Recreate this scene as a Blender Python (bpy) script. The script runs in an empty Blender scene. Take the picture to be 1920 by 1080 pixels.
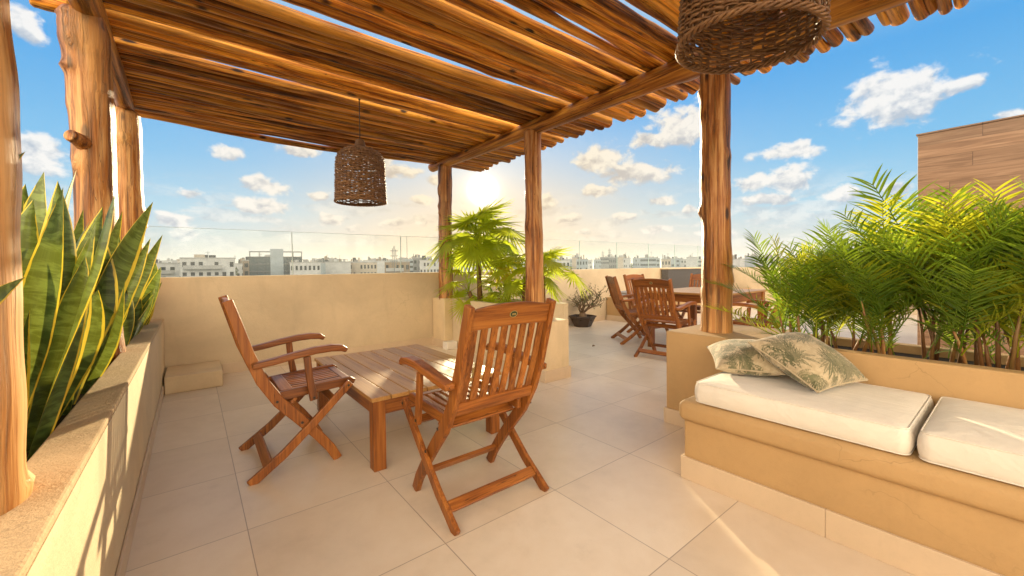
import bpy, bmesh, math, random
import numpy as np
from mathutils import Vector, Matrix, Euler
R = math.radians
sc = bpy.context.scene
COL = sc.collection
rnd = random.Random(7)

# ------------------------------------------------------------------ helpers
class MB:
    """collects vertices and faces (with optional uv and material slot) of ONE mesh"""
    def __init__(s): s.v = []; s.f = []; s.m = []; s.uv = {}
    def add(s, vs, fs, mat=0, uvs=None):
        o = len(s.v); s.v += [tuple(p) for p in vs]
        for f in fs: s.f.append(tuple(i + o for i in f)); s.m.append(mat)
        if uvs:
            for i, u in enumerate(uvs): s.uv[o + i] = u
        return s
    def box(s, x0, x1, y0, y1, z0, z1, mat=0):
        return s.add([(x0,y0,z0),(x1,y0,z0),(x1,y1,z0),(x0,y1,z0),(x0,y0,z1),(x1,y0,z1),(x1,y1,z1),(x0,y1,z1)],
                     [(0,3,2,1),(4,5,6,7),(0,1,5,4),(1,2,6,5),(2,3,7,6),(3,0,4,7)], mat)
    def prism(s, poly, y0, y1, mat=0):
        """poly: outline in x,z (counter-clockwise seen from -y); extruded in y"""
        n = len(poly)
        s.add([(x,y0,z) for x,z in poly] + [(x,y1,z) for x,z in poly],
              [tuple(range(n)), tuple(range(2*n-1, n-1, -1))] + [(i, i+n, (i+1)%n+n, (i+1)%n) for i in range(n)], mat)
        return s
    def board(s, path, th, y0, y1, mat=0):
        """bar of thickness th following a path in x,z, between y0 and y1; th may be a list"""
        n = len(path); L = []; Rr = []
        for i,(x,z) in enumerate(path):
            a = path[max(0,i-1)]; b = path[min(n-1,i+1)]
            dx, dz = b[0]-a[0], b[1]-a[1]; l = math.hypot(dx,dz) or 1
            t = (th[i] if isinstance(th,(list,tuple)) else th)/2
            L.append((x - dz/l*t, z + dx/l*t)); Rr.append((x + dz/l*t, z - dx/l*t))
        vs = [(x,y0,z) for x,z in L] + [(x,y0,z) for x,z in Rr] + [(x,y1,z) for x,z in L] + [(x,y1,z) for x,z in Rr]
        fs = []
        for i in range(n-1):
            fs += [(i,n+i,n+i+1,i+1), (2*n+i,2*n+i+1,3*n+i+1,3*n+i), (i,i+1,2*n+i+1,2*n+i), (n+i,3*n+i,3*n+i+1,n+i+1)]
        fs += [(0,2*n,3*n,n), (n-1,2*n-1,4*n-1,3*n-1)]
        return s.add(vs, fs, mat)
    def tube(s, pts, rad, n=8, caps=True, mat=0, wob=None, round_end=False):
        pts = [Vector(p) for p in pts]
        N = len(pts)
        if not isinstance(rad,(list,tuple)): rad = [rad]*N
        rad = list(rad)
        t = (pts[1]-pts[0]).normalized()
        a = Vector((0,0,1)) if abs(t.z) < .9 else Vector((1,0,0))
        u = t.cross(a).normalized(); w = t.cross(u).normalized()
        vs = []; fs = []
        for i,p in enumerate(pts):
            t2 = (pts[min(N-1,i+1)]-pts[max(0,i-1)]).normalized()
            u = (u - t2*u.dot(t2)).normalized(); w = t2.cross(u)
            for k in range(n):
                an = 2*math.pi*k/n
                r = rad[i]*(wob(i,k) if wob else 1)
                vs.append(p + (u*math.cos(an)+w*math.sin(an))*r)
        for i in range(N-1):
            for k in range(n):
                fs.append((i*n+k, i*n+(k+1)%n, (i+1)*n+(k+1)%n, (i+1)*n+k))
        if caps:
            fs.append(tuple(reversed(range(n)))); fs.append(tuple((N-1)*n+k for k in range(n)))
        return s.add(vs, fs, mat)
    def xform(s, M, start=0):
        for i in range(start, len(s.v)): s.v[i] = tuple(M @ Vector(s.v[i]))
        return s
    def build(s, name, mat, parent=None, bevel=0, smooth=False, loc=None, seg=2, fix=True):
        me = bpy.data.meshes.new(name); me.from_pydata(s.v, [], s.f)
        for m in (mat if isinstance(mat,(list,tuple)) else [mat]): me.materials.append(m)
        me.polygons.foreach_set('material_index', s.m)
        if s.uv:
            l = me.uv_layers.new(name='UVMap')
            arr = [c for lp in me.loops for c in s.uv.get(lp.vertex_index,(0,0))]
            l.data.foreach_set('uv', arr)
        if fix:
            b = bmesh.new(); b.from_mesh(me); bmesh.ops.recalc_face_normals(b, faces=b.faces); b.to_mesh(me); b.free()
        if smooth: me.polygons.foreach_set('use_smooth', [True]*len(me.polygons))
        me.update()
        o = bpy.data.objects.new(name, me); COL.objects.link(o)
        if parent: o.parent = parent
        if loc: o.location = loc
        if bevel:
            md = o.modifiers.new('bevel','BEVEL'); md.width = bevel; md.segments = seg; md.limit_method = 'ANGLE'; md.angle_limit = R(40)
        return o

def tag(o, label=None, cat=None, group=None, kind=None):
    if label: o['label'] = label
    if cat: o['category'] = cat
    if group: o['group'] = group
    if kind: o['kind'] = kind
    return o
def thing(name, label, cat, loc=(0,0,0), rz=0, group=None):
    o = bpy.data.objects.new(name, None); COL.objects.link(o)
    o.location = loc; o.rotation_euler = (0,0,rz); o.empty_display_size = .1
    return tag(o, label, cat, group)
def kids(o): return [c for c in bpy.data.objects if c.parent is o]
def copy_tree(o, parent=None):
    c = o.copy(); COL.objects.link(c); c.parent = parent
    for ch in kids(o): copy_tree(ch, c)
    return c

# ------------------------------------------------------------------ materials
def new_mat(name):
    m = bpy.data.materials.new(name); m.use_nodes = True
    nt = m.node_tree; nt.nodes.clear()
    return m, nt
class NT:
    def __init__(s, nt): s.nt = nt
    def n(s, typ, **kw):
        nd = s.nt.nodes.new(typ)
        ins = kw.pop('ins', {})
        for k,v in kw.items(): setattr(nd, k, v)
        for k,v in ins.items():
            i = nd.inputs[k]
            if hasattr(v,'is_output') or isinstance(v, bpy.types.NodeSocket): s.nt.links.new(v, i)
            else: i.default_value = v
        return nd
    def math(s, op, a, b=0.0, c=0.0, clamp=False):
        nd = s.n('ShaderNodeMath', operation=op, use_clamp=clamp, ins={0:a,1:b,2:c}); return nd.outputs[0]
    def vm(s, op, a, b=(0,0,0), out=0):
        nd = s.n('ShaderNodeVectorMath', operation=op, ins={0:a,1:b}); return nd.outputs[out]
    def mix(s, fac, a, b, blend='MIX', clamp=True):
        nd = s.n('ShaderNodeMix', data_type='RGBA', blend_type=blend, clamp_factor=clamp)
        for i,v in ((0,fac),(6,a),(7,b)):
            if isinstance(v, bpy.types.NodeSocket): s.nt.links.new(v, nd.inputs[i])
            else: nd.inputs[i].default_value = v if i==0 else (tuple(v)+(1,))[:4]
        return nd.outputs[2]
    def ramp(s, fac, stops, interp='LINEAR'):
        nd = s.n('ShaderNodeValToRGB', ins={0:fac}); cr = nd.color_ramp; cr.interpolation = interp
        while len(cr.elements) < len(stops): cr.elements.new(.5)
        for e,(p,c) in zip(cr.elements, stops):
            e.position = p; e.color = (tuple(c)+(1,))[:4] if hasattr(c,'__len__') else (c,c,c,1)
        return nd.outputs[0]
    def noise(s, vec, scale, detail=4, rough=.55, dist=0, out=0):
        return s.n('ShaderNodeTexNoise', ins={'Vector':vec,'Scale':scale,'Detail':detail,'Roughness':rough,'Distortion':dist}).outputs[out]
    def smooth(s, v, a, b):
        nd = s.n('ShaderNodeMapRange', interpolation_type='SMOOTHSTEP', ins={0:v,1:a,2:b,3:0.0,4:1.0}); return nd.outputs[0]
    def bump(s, h, st=.3, d=.01): return s.n('ShaderNodeBump', ins={'Height':h,'Strength':st,'Distance':d}).outputs[0]
    def out(s, sh, vol=None):
        o = s.n('ShaderNodeOutputMaterial')
        if sh is not None: s.nt.links.new(sh, o.inputs[0])
        if vol is not None: s.nt.links.new(vol, o.inputs[1])
    def bsdf(s, col, rough=.5, nrm=None, **kw):
        ins = {'Base Color': col if isinstance(col,bpy.types.NodeSocket) else (tuple(col)+(1,))[:4], 'Roughness': rough}
        if nrm is not None: ins['Normal'] = nrm
        for k,v in kw.items(): ins[k.replace('_',' ')] = v
        return s.n('ShaderNodeBsdfPrincipled', ins=ins).outputs[0]
    def obj(s, scale=(1,1,1), rand=True):
        tc = s.n('ShaderNodeTexCoord'); v = tc.outputs['Object']
        if rand:
            oi = s.n('ShaderNodeObjectInfo')
            cmb = s.n('ShaderNodeCombineXYZ', ins={0:s.math('MULTIPLY',oi.outputs['Random'],13.0),1:s.math('MULTIPLY',oi.outputs['Random'],37.0),2:s.math('MULTIPLY',oi.outputs['Random'],23.0)})
            v = s.vm('ADD', v, cmb.outputs[0])
        return s.vm('MULTIPLY', v, scale)
    def pos(s): return s.n('ShaderNodeNewGeometry').outputs['Position']

def wood(name, axis, dark, mid, light, rough=.4, fine=60, long=2.0, knots=0.0, bump=.25, coat=0, vary=.25, crisp=1.0, streak=0, spec=.5):
    m, nt = new_mat(name); g = NT(nt)
    sc_ = [fine]*3; sc_['xyz'.index(axis)] = long
    s2 = [9.0]*3; s2['xyz'.index(axis)] = .9
    a = g.noise(g.obj(tuple(sc_)), 1.0, 5, .6, .6)
    b = g.noise(g.obj(tuple(s2)), 1.0, 4, .55, 1.2)
    v = g.math('ADD', g.math('MULTIPLY', a, .55), g.math('MULTIPLY', b, .45))
    c = g.ramp(v, [(.5-.22/crisp,dark),(.48,mid),(.5+.17/crisp,light)])
    h = v
    if streak:
        s4 = [26.0]*3; s4['xyz'.index(axis)] = .75
        st = g.noise(g.obj(tuple(s4)), 1.0, 6, .7, 1.0)
        s5 = [75.0]*3; s5['xyz'.index(axis)] = 2.2
        ck = g.math('ABSOLUTE', g.math('SUBTRACT', g.noise(g.obj(tuple(s5)), 1.0, 2, .5, .3), .5))
        ck = g.math('MULTIPLY', g.smooth(ck, .014, .004), g.smooth(g.noise(g.obj(tuple(x*.25 for x in s5)), 1.0, 2), .50, .58))
        c = g.mix(g.math('MULTIPLY', ck, .8), c, tuple(x*.3 for x in dark))
        c = g.mix(g.math('MULTIPLY', g.smooth(st,.54,.63), streak), c, tuple(x*.55 for x in dark))
        c = g.mix(g.math('MULTIPLY', g.smooth(st,.44,.36), streak*.6), c, tuple(min(1,x*1.25) for x in light))
        h = g.math('SUBTRACT', v, g.math('MULTIPLY', g.smooth(st,.50,.62), .5))
    if knots:
        s3 = [9.0]*3; s3['xyz'.index(axis)] = 3.6
        vo = g.n('ShaderNodeTexVoronoi', ins={'Vector':g.obj(tuple(s3)),'Scale':1.0,'Randomness':1.0}).outputs['Distance']
        k = g.smooth(g.math('ADD', vo, g.math('MULTIPLY', g.math('SUBTRACT', a, .5), .25)), .20, .09)
        c = g.mix(g.math('MULTIPLY', k, knots), c, tuple(x*.35 for x in dark))
        p = g.smooth(g.noise(g.obj(tuple(x*.45 for x in s2)), 1.0, 3), .50, .68)
        c = g.mix(g.math('MULTIPLY', p, .55), c, tuple(min(1,x*1.45+.03) for x in light))
    if vary:
        oi = g.n('ShaderNodeObjectInfo').outputs['Random']
        hs = g.n('ShaderNodeHueSaturation', ins={'Hue':.5,'Saturation':1.0,'Value':g.math('ADD',1-vary/2,g.math('MULTIPLY',oi,vary)),'Color':c})
        c = hs.outputs[0]
    g.out(g.bsdf(c, rough, g.bump(h, bump, .006), Coat_Weight=coat, Coat_Roughness=.32, Specular_IOR_Level=spec))
    return m
ORG = ((.20,.062,.012),(.52,.21,.042),(.76,.40,.11))
M = {}
M['pole'] = wood('peeled pole wood','x',(.045,.010,.001),(.36,.112,.008),(.70,.32,.038),.42,60,1.6,.98,1.2,.05,.9,1.8,.8,.22)
M['post'] = wood('peeled post wood','z',(.065,.017,.003),(.35,.118,.016),(.62,.34,.12),.40,38,1.5,.98,1.0,.06,.2,1.6,.75,.3)
M['beam'] = wood('peeled beam wood','y',(.070,.018,.002),(.34,.112,.010),(.58,.27,.040),.40,44,1.5,.95,1.0,.06,.2,1.6,.75,.25)
TEAK = ((.085,.022,.004),(.235,.072,.011),(.36,.132,.024))
for ax in 'xyz': M['teak_'+ax] = wood('oiled hardwood '+ax, ax, *TEAK, .42, 90, 3.0, 0, .12, .06, .34, 1.3, .3, .35)
TAB = ((.22,.095,.024),(.40,.20,.052),(.50,.28,.088))
for ax in 'xyz': M['tab_'+ax] = wood('varnished table wood '+ax, ax, *TAB, .44, 80, 2.5, 0, .06, .15, .25)

def plaster(name, col, var=.14, rough=.75, bump=.22, speck=0):
    m, nt = new_mat(name); g = NT(nt)
    p = g.pos()
    n1 = g.noise(p, 1.3, 5, .6, .4); n2 = g.noise(p, 45, 3, .6)
    c = g.mix(g.math('MULTIPLY', g.smooth(n1,.3,.7), 1.0), tuple(x*(1-var) for x in col), tuple(min(1,x*(1+var*.6)) for x in col))
    c = g.mix(g.math('MULTIPLY', g.smooth(n2,.45,.75), .12), c, tuple(x*.7 for x in col))
    if speck:
        n3 = g.noise(p, 160, 2, .7); c = g.mix(g.math('MULTIPLY', g.smooth(n3,.58,.72), speck), c, tuple(x*.45 for x in col))
        n4 = g.noise(p, 7, 5, .7); c = g.mix(g.math('MULTIPLY', g.smooth(n4,.55,.75), .35), c, tuple(x*.6 for x in col))
    n5 = g.noise(g.vm('MULTIPLY', p, (1,1,.22)), 5.5, 5, .65, .3)
    c = g.mix(g.math('MULTIPLY', g.smooth(n5,.56,.74), .22), c, tuple(x*.62 for x in col))
    vo = g.n('ShaderNodeTexVoronoi', feature='DISTANCE_TO_EDGE', ins={'Vector':g.vm('ADD', p, g.vm('MULTIPLY', g.noise(p,4,4,.6,0,1), (.25,.25,.25))),'Scale':1.7}).outputs['Distance']
    cr_ = g.math('MULTIPLY', g.smooth(vo,.0035,.0012), g.smooth(g.noise(p,.9,2),.58,.66))
    c = g.mix(g.math('MULTIPLY', cr_, .35), c, tuple(x*.45 for x in col))
    h = g.math('ADD', g.noise(p, 110, 4, .65), g.math('ADD', g.math('MULTIPLY', g.noise(p, 9, 4), 1.5), g.math('MULTIPLY', g.noise(g.vm('MULTIPLY',p,(1,1,1.6)), 3.2, 3), 4.0)))
    g.out(g.bsdf(c, rough, g.bump(h, bump, .01)))
    return m
M['plaster'] = plaster('cream plaster', (.68,.53,.325))
M['plaster_warm'] = plaster('ochre plaster', (.46,.29,.125), .10)
M['wall_pale'] = plaster('pale cream plaster', (.61,.485,.315))
M['coping'] = plaster('rough cement coping', (.56,.39,.215), .12, .9, .5, .45)
M['skirt'] = plaster('skirting tile', (.60,.46,.31), .08, .5, .04)
M['concrete'] = plaster('grey beige concrete', (.45,.40,.32), .1)
M['white_block'] = plaster('white block', (.75,.70,.62), .05)

def floor_mat():
    m, nt = new_mat('porcelain floor tiles'); g = NT(nt)
    p = g.pos()
    q = g.vm('DIVIDE', g.vm('SUBTRACT', p, (.167,1.41,0)), (.6,.6,1.0))
    fr = g.vm('FRACTION', q); fl = g.vm('FLOOR', q)
    sx = g.n('ShaderNodeSeparateXYZ', ins={0:fr})
    def edge(v):
        d = g.math('ABSOLUTE', g.math('SUBTRACT', v, .5)); return d
    e = g.math('MAXIMUM', edge(sx.outputs[0]), edge(sx.outputs[1]))
    grout = g.smooth(e, .4960, .4978)
    sf = g.n('ShaderNodeSeparateXYZ', ins={0:fl}); flat = g.n('ShaderNodeCombineXYZ', ins={0:sf.outputs[0],1:sf.outputs[1],2:0.0}).outputs[0]
    wn = g.n('ShaderNodeTexWhiteNoise', noise_dimensions='3D', ins={'Vector':flat})
    p2 = g.vm('ADD', p, g.vm('MULTIPLY', wn.outputs['Color'], (20,20,20)))
    n1 = g.noise(p2, 2.2, 6, .62, .5); n2 = g.noise(p2, 11, 5, .6)
    v = g.math('ADD', g.math('MULTIPLY', n1, .7), g.math('MULTIPLY', n2, .3))
    c = g.ramp(v, [(.3,(.65,.535,.40)),(.5,(.74,.62,.475)),(.7,(.80,.69,.55))])
    c = g.mix(g.math('MULTIPLY', wn.outputs['Value'], .26), c, (.46,.36,.27))
    st = g.smooth(g.noise(p, 3.1, 6, .7), .58, .8); c = g.mix(g.math('MULTIPLY', st, .28), c, (.36,.27,.19))
    c = g.mix(g.math('MULTIPLY', grout, .65), c, (.20,.14,.10))
    h = g.math('SUBTRACT', g.math('MULTIPLY', n2, .12), grout)
    rg = g.math('ADD', .24, g.math('MULTIPLY', n1, .22))
    g.out(g.bsdf(c, rg, g.bump(h, .25, .003)))
    return m
M['floor'] = floor_mat()

def simple(name, col, rough=.6, **kw):
    m, nt = new_mat(name); g = NT(nt)
    n = g.noise(g.obj((1,1,1)), 30, 4)
    c = g.mix(g.smooth(n,.3,.7), tuple(x*.85 for x in col), tuple(min(1,x*1.08) for x in col))
    g.out(g.bsdf(c, rough, **kw)); return m
M['soil'] = simple('dark soil', (.035,.022,.013), .95)
M['metal_dark'] = simple('dark metal', (.05,.045,.04), .4, Metallic=.8)
M['brass'] = simple('brass badge', (.42,.34,.14), .4, Metallic=.6)
M['badge_green'] = simple('dark green enamel', (.012,.03,.012), .3)
M['dark_panel'] = simple('dark grey panel', (.075,.07,.068), .6)
M['grey_cloth'] = simple('grey cloth', (.33,.32,.32), .9)
M['pot'] = simple('dark brown ceramic', (.055,.034,.022), .5)
M['bark'] = wood('bark','z',(.10,.06,.03),(.22,.14,.08),(.32,.22,.13),.8,30,4,0,.5)
M['cane'] = wood('palm cane','z',(.07,.028,.009),(.20,.085,.022),(.33,.21,.05),.55,25,9,0,.3,0,.8)

def fabric(name, col):
    m, nt = new_mat(name); g = NT(nt)
    o = g.obj((1,1,1), False)
    n = g.noise(o, 420, 2, .5); n1 = g.noise(o, 5, 4, .6, .5)
    c = g.mix(g.smooth(n1,.3,.7), tuple(x*.93 for x in col), col)
    h = g.math('ADD', g.math('MULTIPLY', n, .25), g.math('ADD', g.math('MULTIPLY', n1, 3.5), g.math('MULTIPLY', g.noise(g.vm('MULTIPLY',o,(2.2,.8,1)), 6, 3, .6, 1.5), 3.0)))
    st_ = g.smooth(g.noise(o, 2.3, 5, .65), .55, .75); c = g.mix(g.math('MULTIPLY', st_, .18), c, tuple(x*y for x,y in zip(col,(.75,.68,.58))))
    g.out(g.bsdf(c, .9, g.bump(h, .22, .014), Sheen_Weight=.2)); return m
M['cushion'] = fabric('off white cotton', (.71,.65,.555))

def print_mat():
    m, nt = new_mat('leaf print linen'); g = NT(nt)
    a = g.n('ShaderNodeAttribute', attribute_name='print')
    o = g.obj((1,1,1), False); n = g.noise(o, 60, 3)
    k = g.n('ShaderNodeSeparateColor', ins={0:a.outputs['Color']})
    base = g.mix(g.smooth(n,.3,.7), (.36,.285,.17), (.45,.365,.235))
    gr = g.mix(k.outputs[1], (.045,.055,.02), (.13,.135,.06))
    c = g.mix(g.math('MULTIPLY', k.outputs[0], .96), base, gr)
    g.out(g.bsdf(c, .9, g.bump(g.noise(o, 380, 2), .15, .004), Sheen_Weight=.2)); return m
M['print'] = print_mat()

def leaf_mat(name, dark, light, trans=.45, rough=.4, scale=9.0):
    m, nt = new_mat(name); g = NT(nt)
    n = g.noise(g.obj((1,1,1)), scale, 3); oi = g.n('ShaderNodeObjectInfo').outputs['Random']
    f = g.math('ADD', g.math('MULTIPLY', g.smooth(n,.35,.65), .6), g.math('MULTIPLY', oi, .4))
    c = g.mix(f, dark, light)
    d = g.bsdf(c, rough)
    t = g.n('ShaderNodeBsdfTranslucent', ins={'Color': g.mix(.5, c, tuple(min(1,x*2.3) for x in light))}).outputs[0]
    g.out(g.n('ShaderNodeMixShader', ins={0:trans,1:d,2:t}).outputs[0]); return m
M['areca'] = leaf_mat('areca leaf', (.045,.11,.009), (.19,.275,.016), .50)
M['areca_y'] = leaf_mat('yellow palm leaf', (.22,.27,.012), (.40,.40,.02), .55)
M['fan'] = leaf_mat('fan palm leaf', (.13,.21,.012), (.38,.42,.02), .72)
M['croton'] = leaf_mat('yellow croton leaf', (.40,.30,.015), (.55,.42,.02), .5)
M['far_leaf'] = leaf_mat('distant foliage', (.05,.075,.03), (.10,.12,.05), .2)
M['bonsai_leaf'] = leaf_mat('grey green small leaf', (.06,.08,.025), (.12,.14,.04), .3)

def snake_mat():
    m, nt = new_mat('banded sword leaf'); g = NT(nt)
    uv = g.n('ShaderNodeTexCoord').outputs['UV']
    s = g.n('ShaderNodeSeparateXYZ', ins={0:uv})
    e = g.math('ABSOLUTE', g.math('SUBTRACT', s.outputs[0], .5))
    oi = g.n('ShaderNodeObjectInfo').outputs['Random']
    off = g.n('ShaderNodeCombineXYZ', ins={0:g.math('MULTIPLY',oi,50.0),1:g.math('MULTIPLY',oi,31.0),2:0.0}).outputs[0]
    bn = g.noise(g.vm('ADD', g.vm('MULTIPLY', uv, (.9,26,1)), off), 1.0, 5, .6, .7)
    fine = g.noise(g.vm('ADD', g.vm('MULTIPLY', uv, (60,2,1)), off), 1.0, 2)
    c = g.mix(g.smooth(bn,.42,.60), (.030,.064,.014), (.12,.19,.045))
    c = g.mix(g.math('MULTIPLY', g.smooth(bn,.60,.66), .35), c, (.012,.028,.010))
    c = g.mix(g.math('MULTIPLY', g.smooth(fine,.5,.7), .25), c, (.12,.17,.05))
    wob = g.math('MULTIPLY', g.math('SUBTRACT', g.noise(g.vm('ADD',g.vm('MULTIPLY',uv,(1,6,1)),off),1.0,3), .5), .12)
    ed = g.smooth(g.math('ADD', e, wob), .425, .445)
    c = g.mix(ed, c, (.72,.52,.045))
    d = g.bsdf(c, .32, Specular_IOR_Level=.5)
    t = g.n('ShaderNodeBsdfTranslucent', ins={'Color': g.mix(.3, c, (.45,.45,.03))}).outputs[0]
    g.out(g.n('ShaderNodeMixShader', ins={0:.32,1:d,2:t}).outputs[0]); return m
M['snake'] = snake_mat()

def wicker_mat():
    m, nt = new_mat('woven willow'); g = NT(nt)
    n = g.noise(g.obj((30,30,160)), 1.0, 4, .6); n2 = g.noise(g.obj((9,9,60)), 1.0, 3)
    c = g.ramp(g.math('ADD',g.math('MULTIPLY',n,.5),g.math('MULTIPLY',n2,.5)), [(.3,(.055,.022,.007)),(.5,(.175,.080,.026)),(.7,(.29,.15,.052))])
    g.out(g.bsdf(c, .5, g.bump(n,.3,.003))); return m
M['wicker'] = wicker_mat()

def glass_mat():
    m, nt = new_mat('clear balustrade glass'); g = NT(nt)
    t = g.n('ShaderNodeBsdfTransparent', ins={'Color':(.965,.985,.98,1)}).outputs[0]
    gl = g.n('ShaderNodeBsdfGlossy', ins={'Color':(.9,.95,.93,1),'Roughness':.02}).outputs[0]
    lw = g.n('ShaderNodeLayerWeight', ins={'Blend':.25}).outputs['Fresnel']
    f = g.math('ADD', g.math('MULTIPLY', lw, .07), .006)
    g.out(g.n('ShaderNodeMixShader', ins={0:f,1:t,2:gl}).outputs[0]); return m
M['glass'] = glass_mat()
M['glass_edge'] = simple('green glass edge', (.36,.45,.42), .2)

def cladding():
    m, nt = new_mat('wood plank cladding'); g = NT(nt)
    p = g.pos(); s = g.n('ShaderNodeSeparateXYZ', ins={0:p})
    row = g.math('FLOOR', g.math('DIVIDE', s.outputs[2], .135))
    wr = g.n('ShaderNodeTexWhiteNoise', noise_dimensions='1D', ins={'W':row})
    y2 = g.math('ADD', g.math('DIVIDE', s.outputs[1], 1.15), g.math('MULTIPLY', wr.outputs['Value'], 7.0))
    pid = g.n('ShaderNodeCombineXYZ', ins={0:row,1:g.math('FLOOR', y2),2:0.0}).outputs[0]
    wn = g.n('ShaderNodeTexWhiteNoise', noise_dimensions='3D', ins={'Vector':pid})
    q = g.vm('ADD', g.vm('MULTIPLY', p, (1,2.0,34)), g.vm('MULTIPLY', wn.outputs['Color'], (30,30,30)))
    n = g.noise(q, 1.0, 5, .6, .8)
    c = g.ramp(n, [(.3,(.15,.075,.036)),(.5,(.245,.135,.070)),(.72,(.33,.20,.115))])
    hs = g.n('ShaderNodeHueSaturation', ins={'Hue':.5,'Saturation':.95,'Value':g.math('ADD',.72,g.math('MULTIPLY',wn.outputs['Value'],.55)),'Color':c})
    fz = g.math('FRACT', g.math('DIVIDE', s.outputs[2], .135)); fy = g.math('FRACT', y2)
    gap = g.math('MAXIMUM', g.smooth(g.math('ABSOLUTE', g.math('SUBTRACT', fz, .5)), .485, .497), g.smooth(g.math('ABSOLUTE', g.math('SUBTRACT', fy, .5)), .497, .499))
    c2 = g.mix(g.math('MULTIPLY',gap,.7), hs.outputs[0], (.04,.02,.01))
    g.out(g.bsdf(c2, .55, g.bump(g.math('SUBTRACT', g.math('MULTIPLY',n,.3), gap), .2, .004))); return m
M['cladding'] = cladding()

# ------------------------------------------------------------------ sky and sun
SUN_AZ, SUN_EL = 34.4, 11.1
EXPO = 1.88
def adir(az, el): return Vector((math.sin(R(az))*math.cos(R(el)), math.cos(R(az))*math.cos(R(el)), math.sin(R(el))))
def make_world():
    w = bpy.data.worlds.new('World'); sc.world = w; w.use_nodes = True
    nt = w.node_tree; nt.nodes.clear(); g = NT(nt)
    d = g.n('ShaderNodeTexCoord').outputs['Generated']
    d = g.vm('NORMALIZE', d)
    s = g.n('ShaderNodeSeparateXYZ', ins={0:d}); z = s.outputs[2]
    sky = g.n('ShaderNodeTexSky', sky_type='NISHITA', sun_disc=False, sun_elevation=R(SUN_EL), sun_rotation=R(SUN_AZ), air_density=1.0, dust_density=1.2, ozone_density=2.0)
    nis = g.mix(1.0, sky.outputs[0], (.05,.05,.05), 'MULTIPLY')
    # clear-air gradient, deepened towards the blue of the photograph
    k = .268
    blue = g.ramp(z, [(0,(.68,.64,.58)),(.045,(.60,.67,.69)),(.12,(.36,.65,.84)),(.22,(.18,.53,.87)),(.37,(.07,.40,.85)),(.50,(.34,.58,.84)),(.72,(.58,.72,.86)),(1,(.50,.64,.80))])
    blue = g.mix(1.0, blue, (k,k,k), 'MULTIPLY')
    base = g.mix(.93, nis, blue)
    gd = adir(SUN_AZ, 10.6)
    c = g.math('MAXIMUM', g.vm('DOT_PRODUCT', d, tuple(gd), out=1), 0.0)
    low = g.smooth(z, .42, .02)
    wide = g.math('MULTIPLY', g.math('POWER', c, 11.0), low)
    base = g.mix(g.math('MULTIPLY', wide, .92), base, (.262,.182,.102))
    # clouds: each puff a soft ellipse on the sky, broken up by noise
    CL = [(81.8,16.4,5.4,3.5),(72.8,12.8,4.2,1.3),(85.8,16.0,1.9,1.2),(61.0,17.2,5.0,3.2),(57.0,16.1,2.8,1.2),(77.7,7.6,3.0,1.2),(72.8,9.8,3.0,2.0),(69.3,9.6,2.4,1.6),(70.7,7.7,3.4,1.0),(55.3,12.2,6.4,2.0),(51.1,14.2,4.4,2.3),(58.6,8.4,2.6,1.0),(50.1,10.2,2.8,1.1),(7.4,10.0,3.5,1.3),(3.5,13.2,1.9,1.2),(10.9,14.4,2.4,1.2),(6.8,7.7,3.5,1.3),(-10.8,10.7,3.2,2.2),(-11.5,21.6,1.4,2.0),(82.2,7.6,1.5,.8),(89.3,12.6,1.6,.8),(-.3,4.1,2.3,1.0),(15,6.3,1.9,1.1),(22,6.1,2.3,.8),(25.5,6.6,2.0,1.1),(26.3,9.3,2.0,.8),(19.7,14.1,4.4,2.2),(58,4.9,3.0,1.0),(-1.6,5.6,2.1,1.0),(22.4,12.9,3.9,1.4),(65,3.8,3.0,.8),(43.5,9,2.0,1.6),(0,8.5,1.5,.7),(13,9.2,1.6,.8),(17,5.2,1.6,.6),(29.5,7.6,1.6,.6),(46.5,6.6,2.4,.9),(54,6.6,2,.7),(62,7,1.8,.7),(48,4.6,2.2,.6),(66,6.3,2.2,.8),(28,12,2,1)]
    m = None; vv = None
    warp = g.noise(d, 16, 6, .6, 0, 1)
    dw = g.vm('ADD', d, g.vm('MULTIPLY', g.vm('SUBTRACT', warp, (.5,.5,.5)), (.045,.045,.03)))
    for az,el,wd,ht in CL:
        c0 = adir(az,el); f = c0; r = Vector((math.cos(R(az)),-math.sin(R(az)),0)); u = r.cross(f)
        rot = Matrix((r,f,u)).transposed().to_euler()
        mp = g.n('ShaderNodeMapping', vector_type='TEXTURE', ins={0:dw,1:tuple(c0),2:tuple(rot),3:(R(wd),.25,R(ht))})
        l = g.vm('LENGTH', mp.outputs[0], out=1)
        uz = g.n('ShaderNodeSeparateXYZ', ins={0:mp.outputs[0]}).outputs[2]
        wgt = g.math('MULTIPLY', uz, g.smooth(l, 1.6, .6))
        m = l if m is None else g.math('MINIMUM', m, l)
        vv = wgt if vv is None else g.math('ADD', vv, wgt)
    n1 = g.noise(g.vm('MULTIPLY', d, (1,1,1.35)), 24, 8, .58, .2)
    n2 = g.noise(g.vm('MULTIPLY', g.vm('ADD', d, (0.004,0.006,.010)), (1,1,1.35)), 24, 8, .58, .2)
    dens = g.math('ADD', g.math('SUBTRACT', .92, m), g.math('MULTIPLY', g.math('SUBTRACT', n1, .5), 2.0))
    den = g.smooth(dens, -.02, .46)
    # thin scattered bands near the horizon
    hb = g.noise(g.vm('MULTIPLY', d, (1,1,4.2)), 9, 7, .62, .3)
    hm = g.math('MULTIPLY', g.smooth(hb, .46, .60), g.math('MULTIPLY', g.smooth(z, .02, .06), g.smooth(z, .20, .10)))
    # bright unseen clouds added behind the camera as fill light under the pergola
    back = g.smooth(g.vm('DOT_PRODUCT', d, tuple(adir(SUN_AZ+8, 0)), out=1), -.02, -.45)
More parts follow.
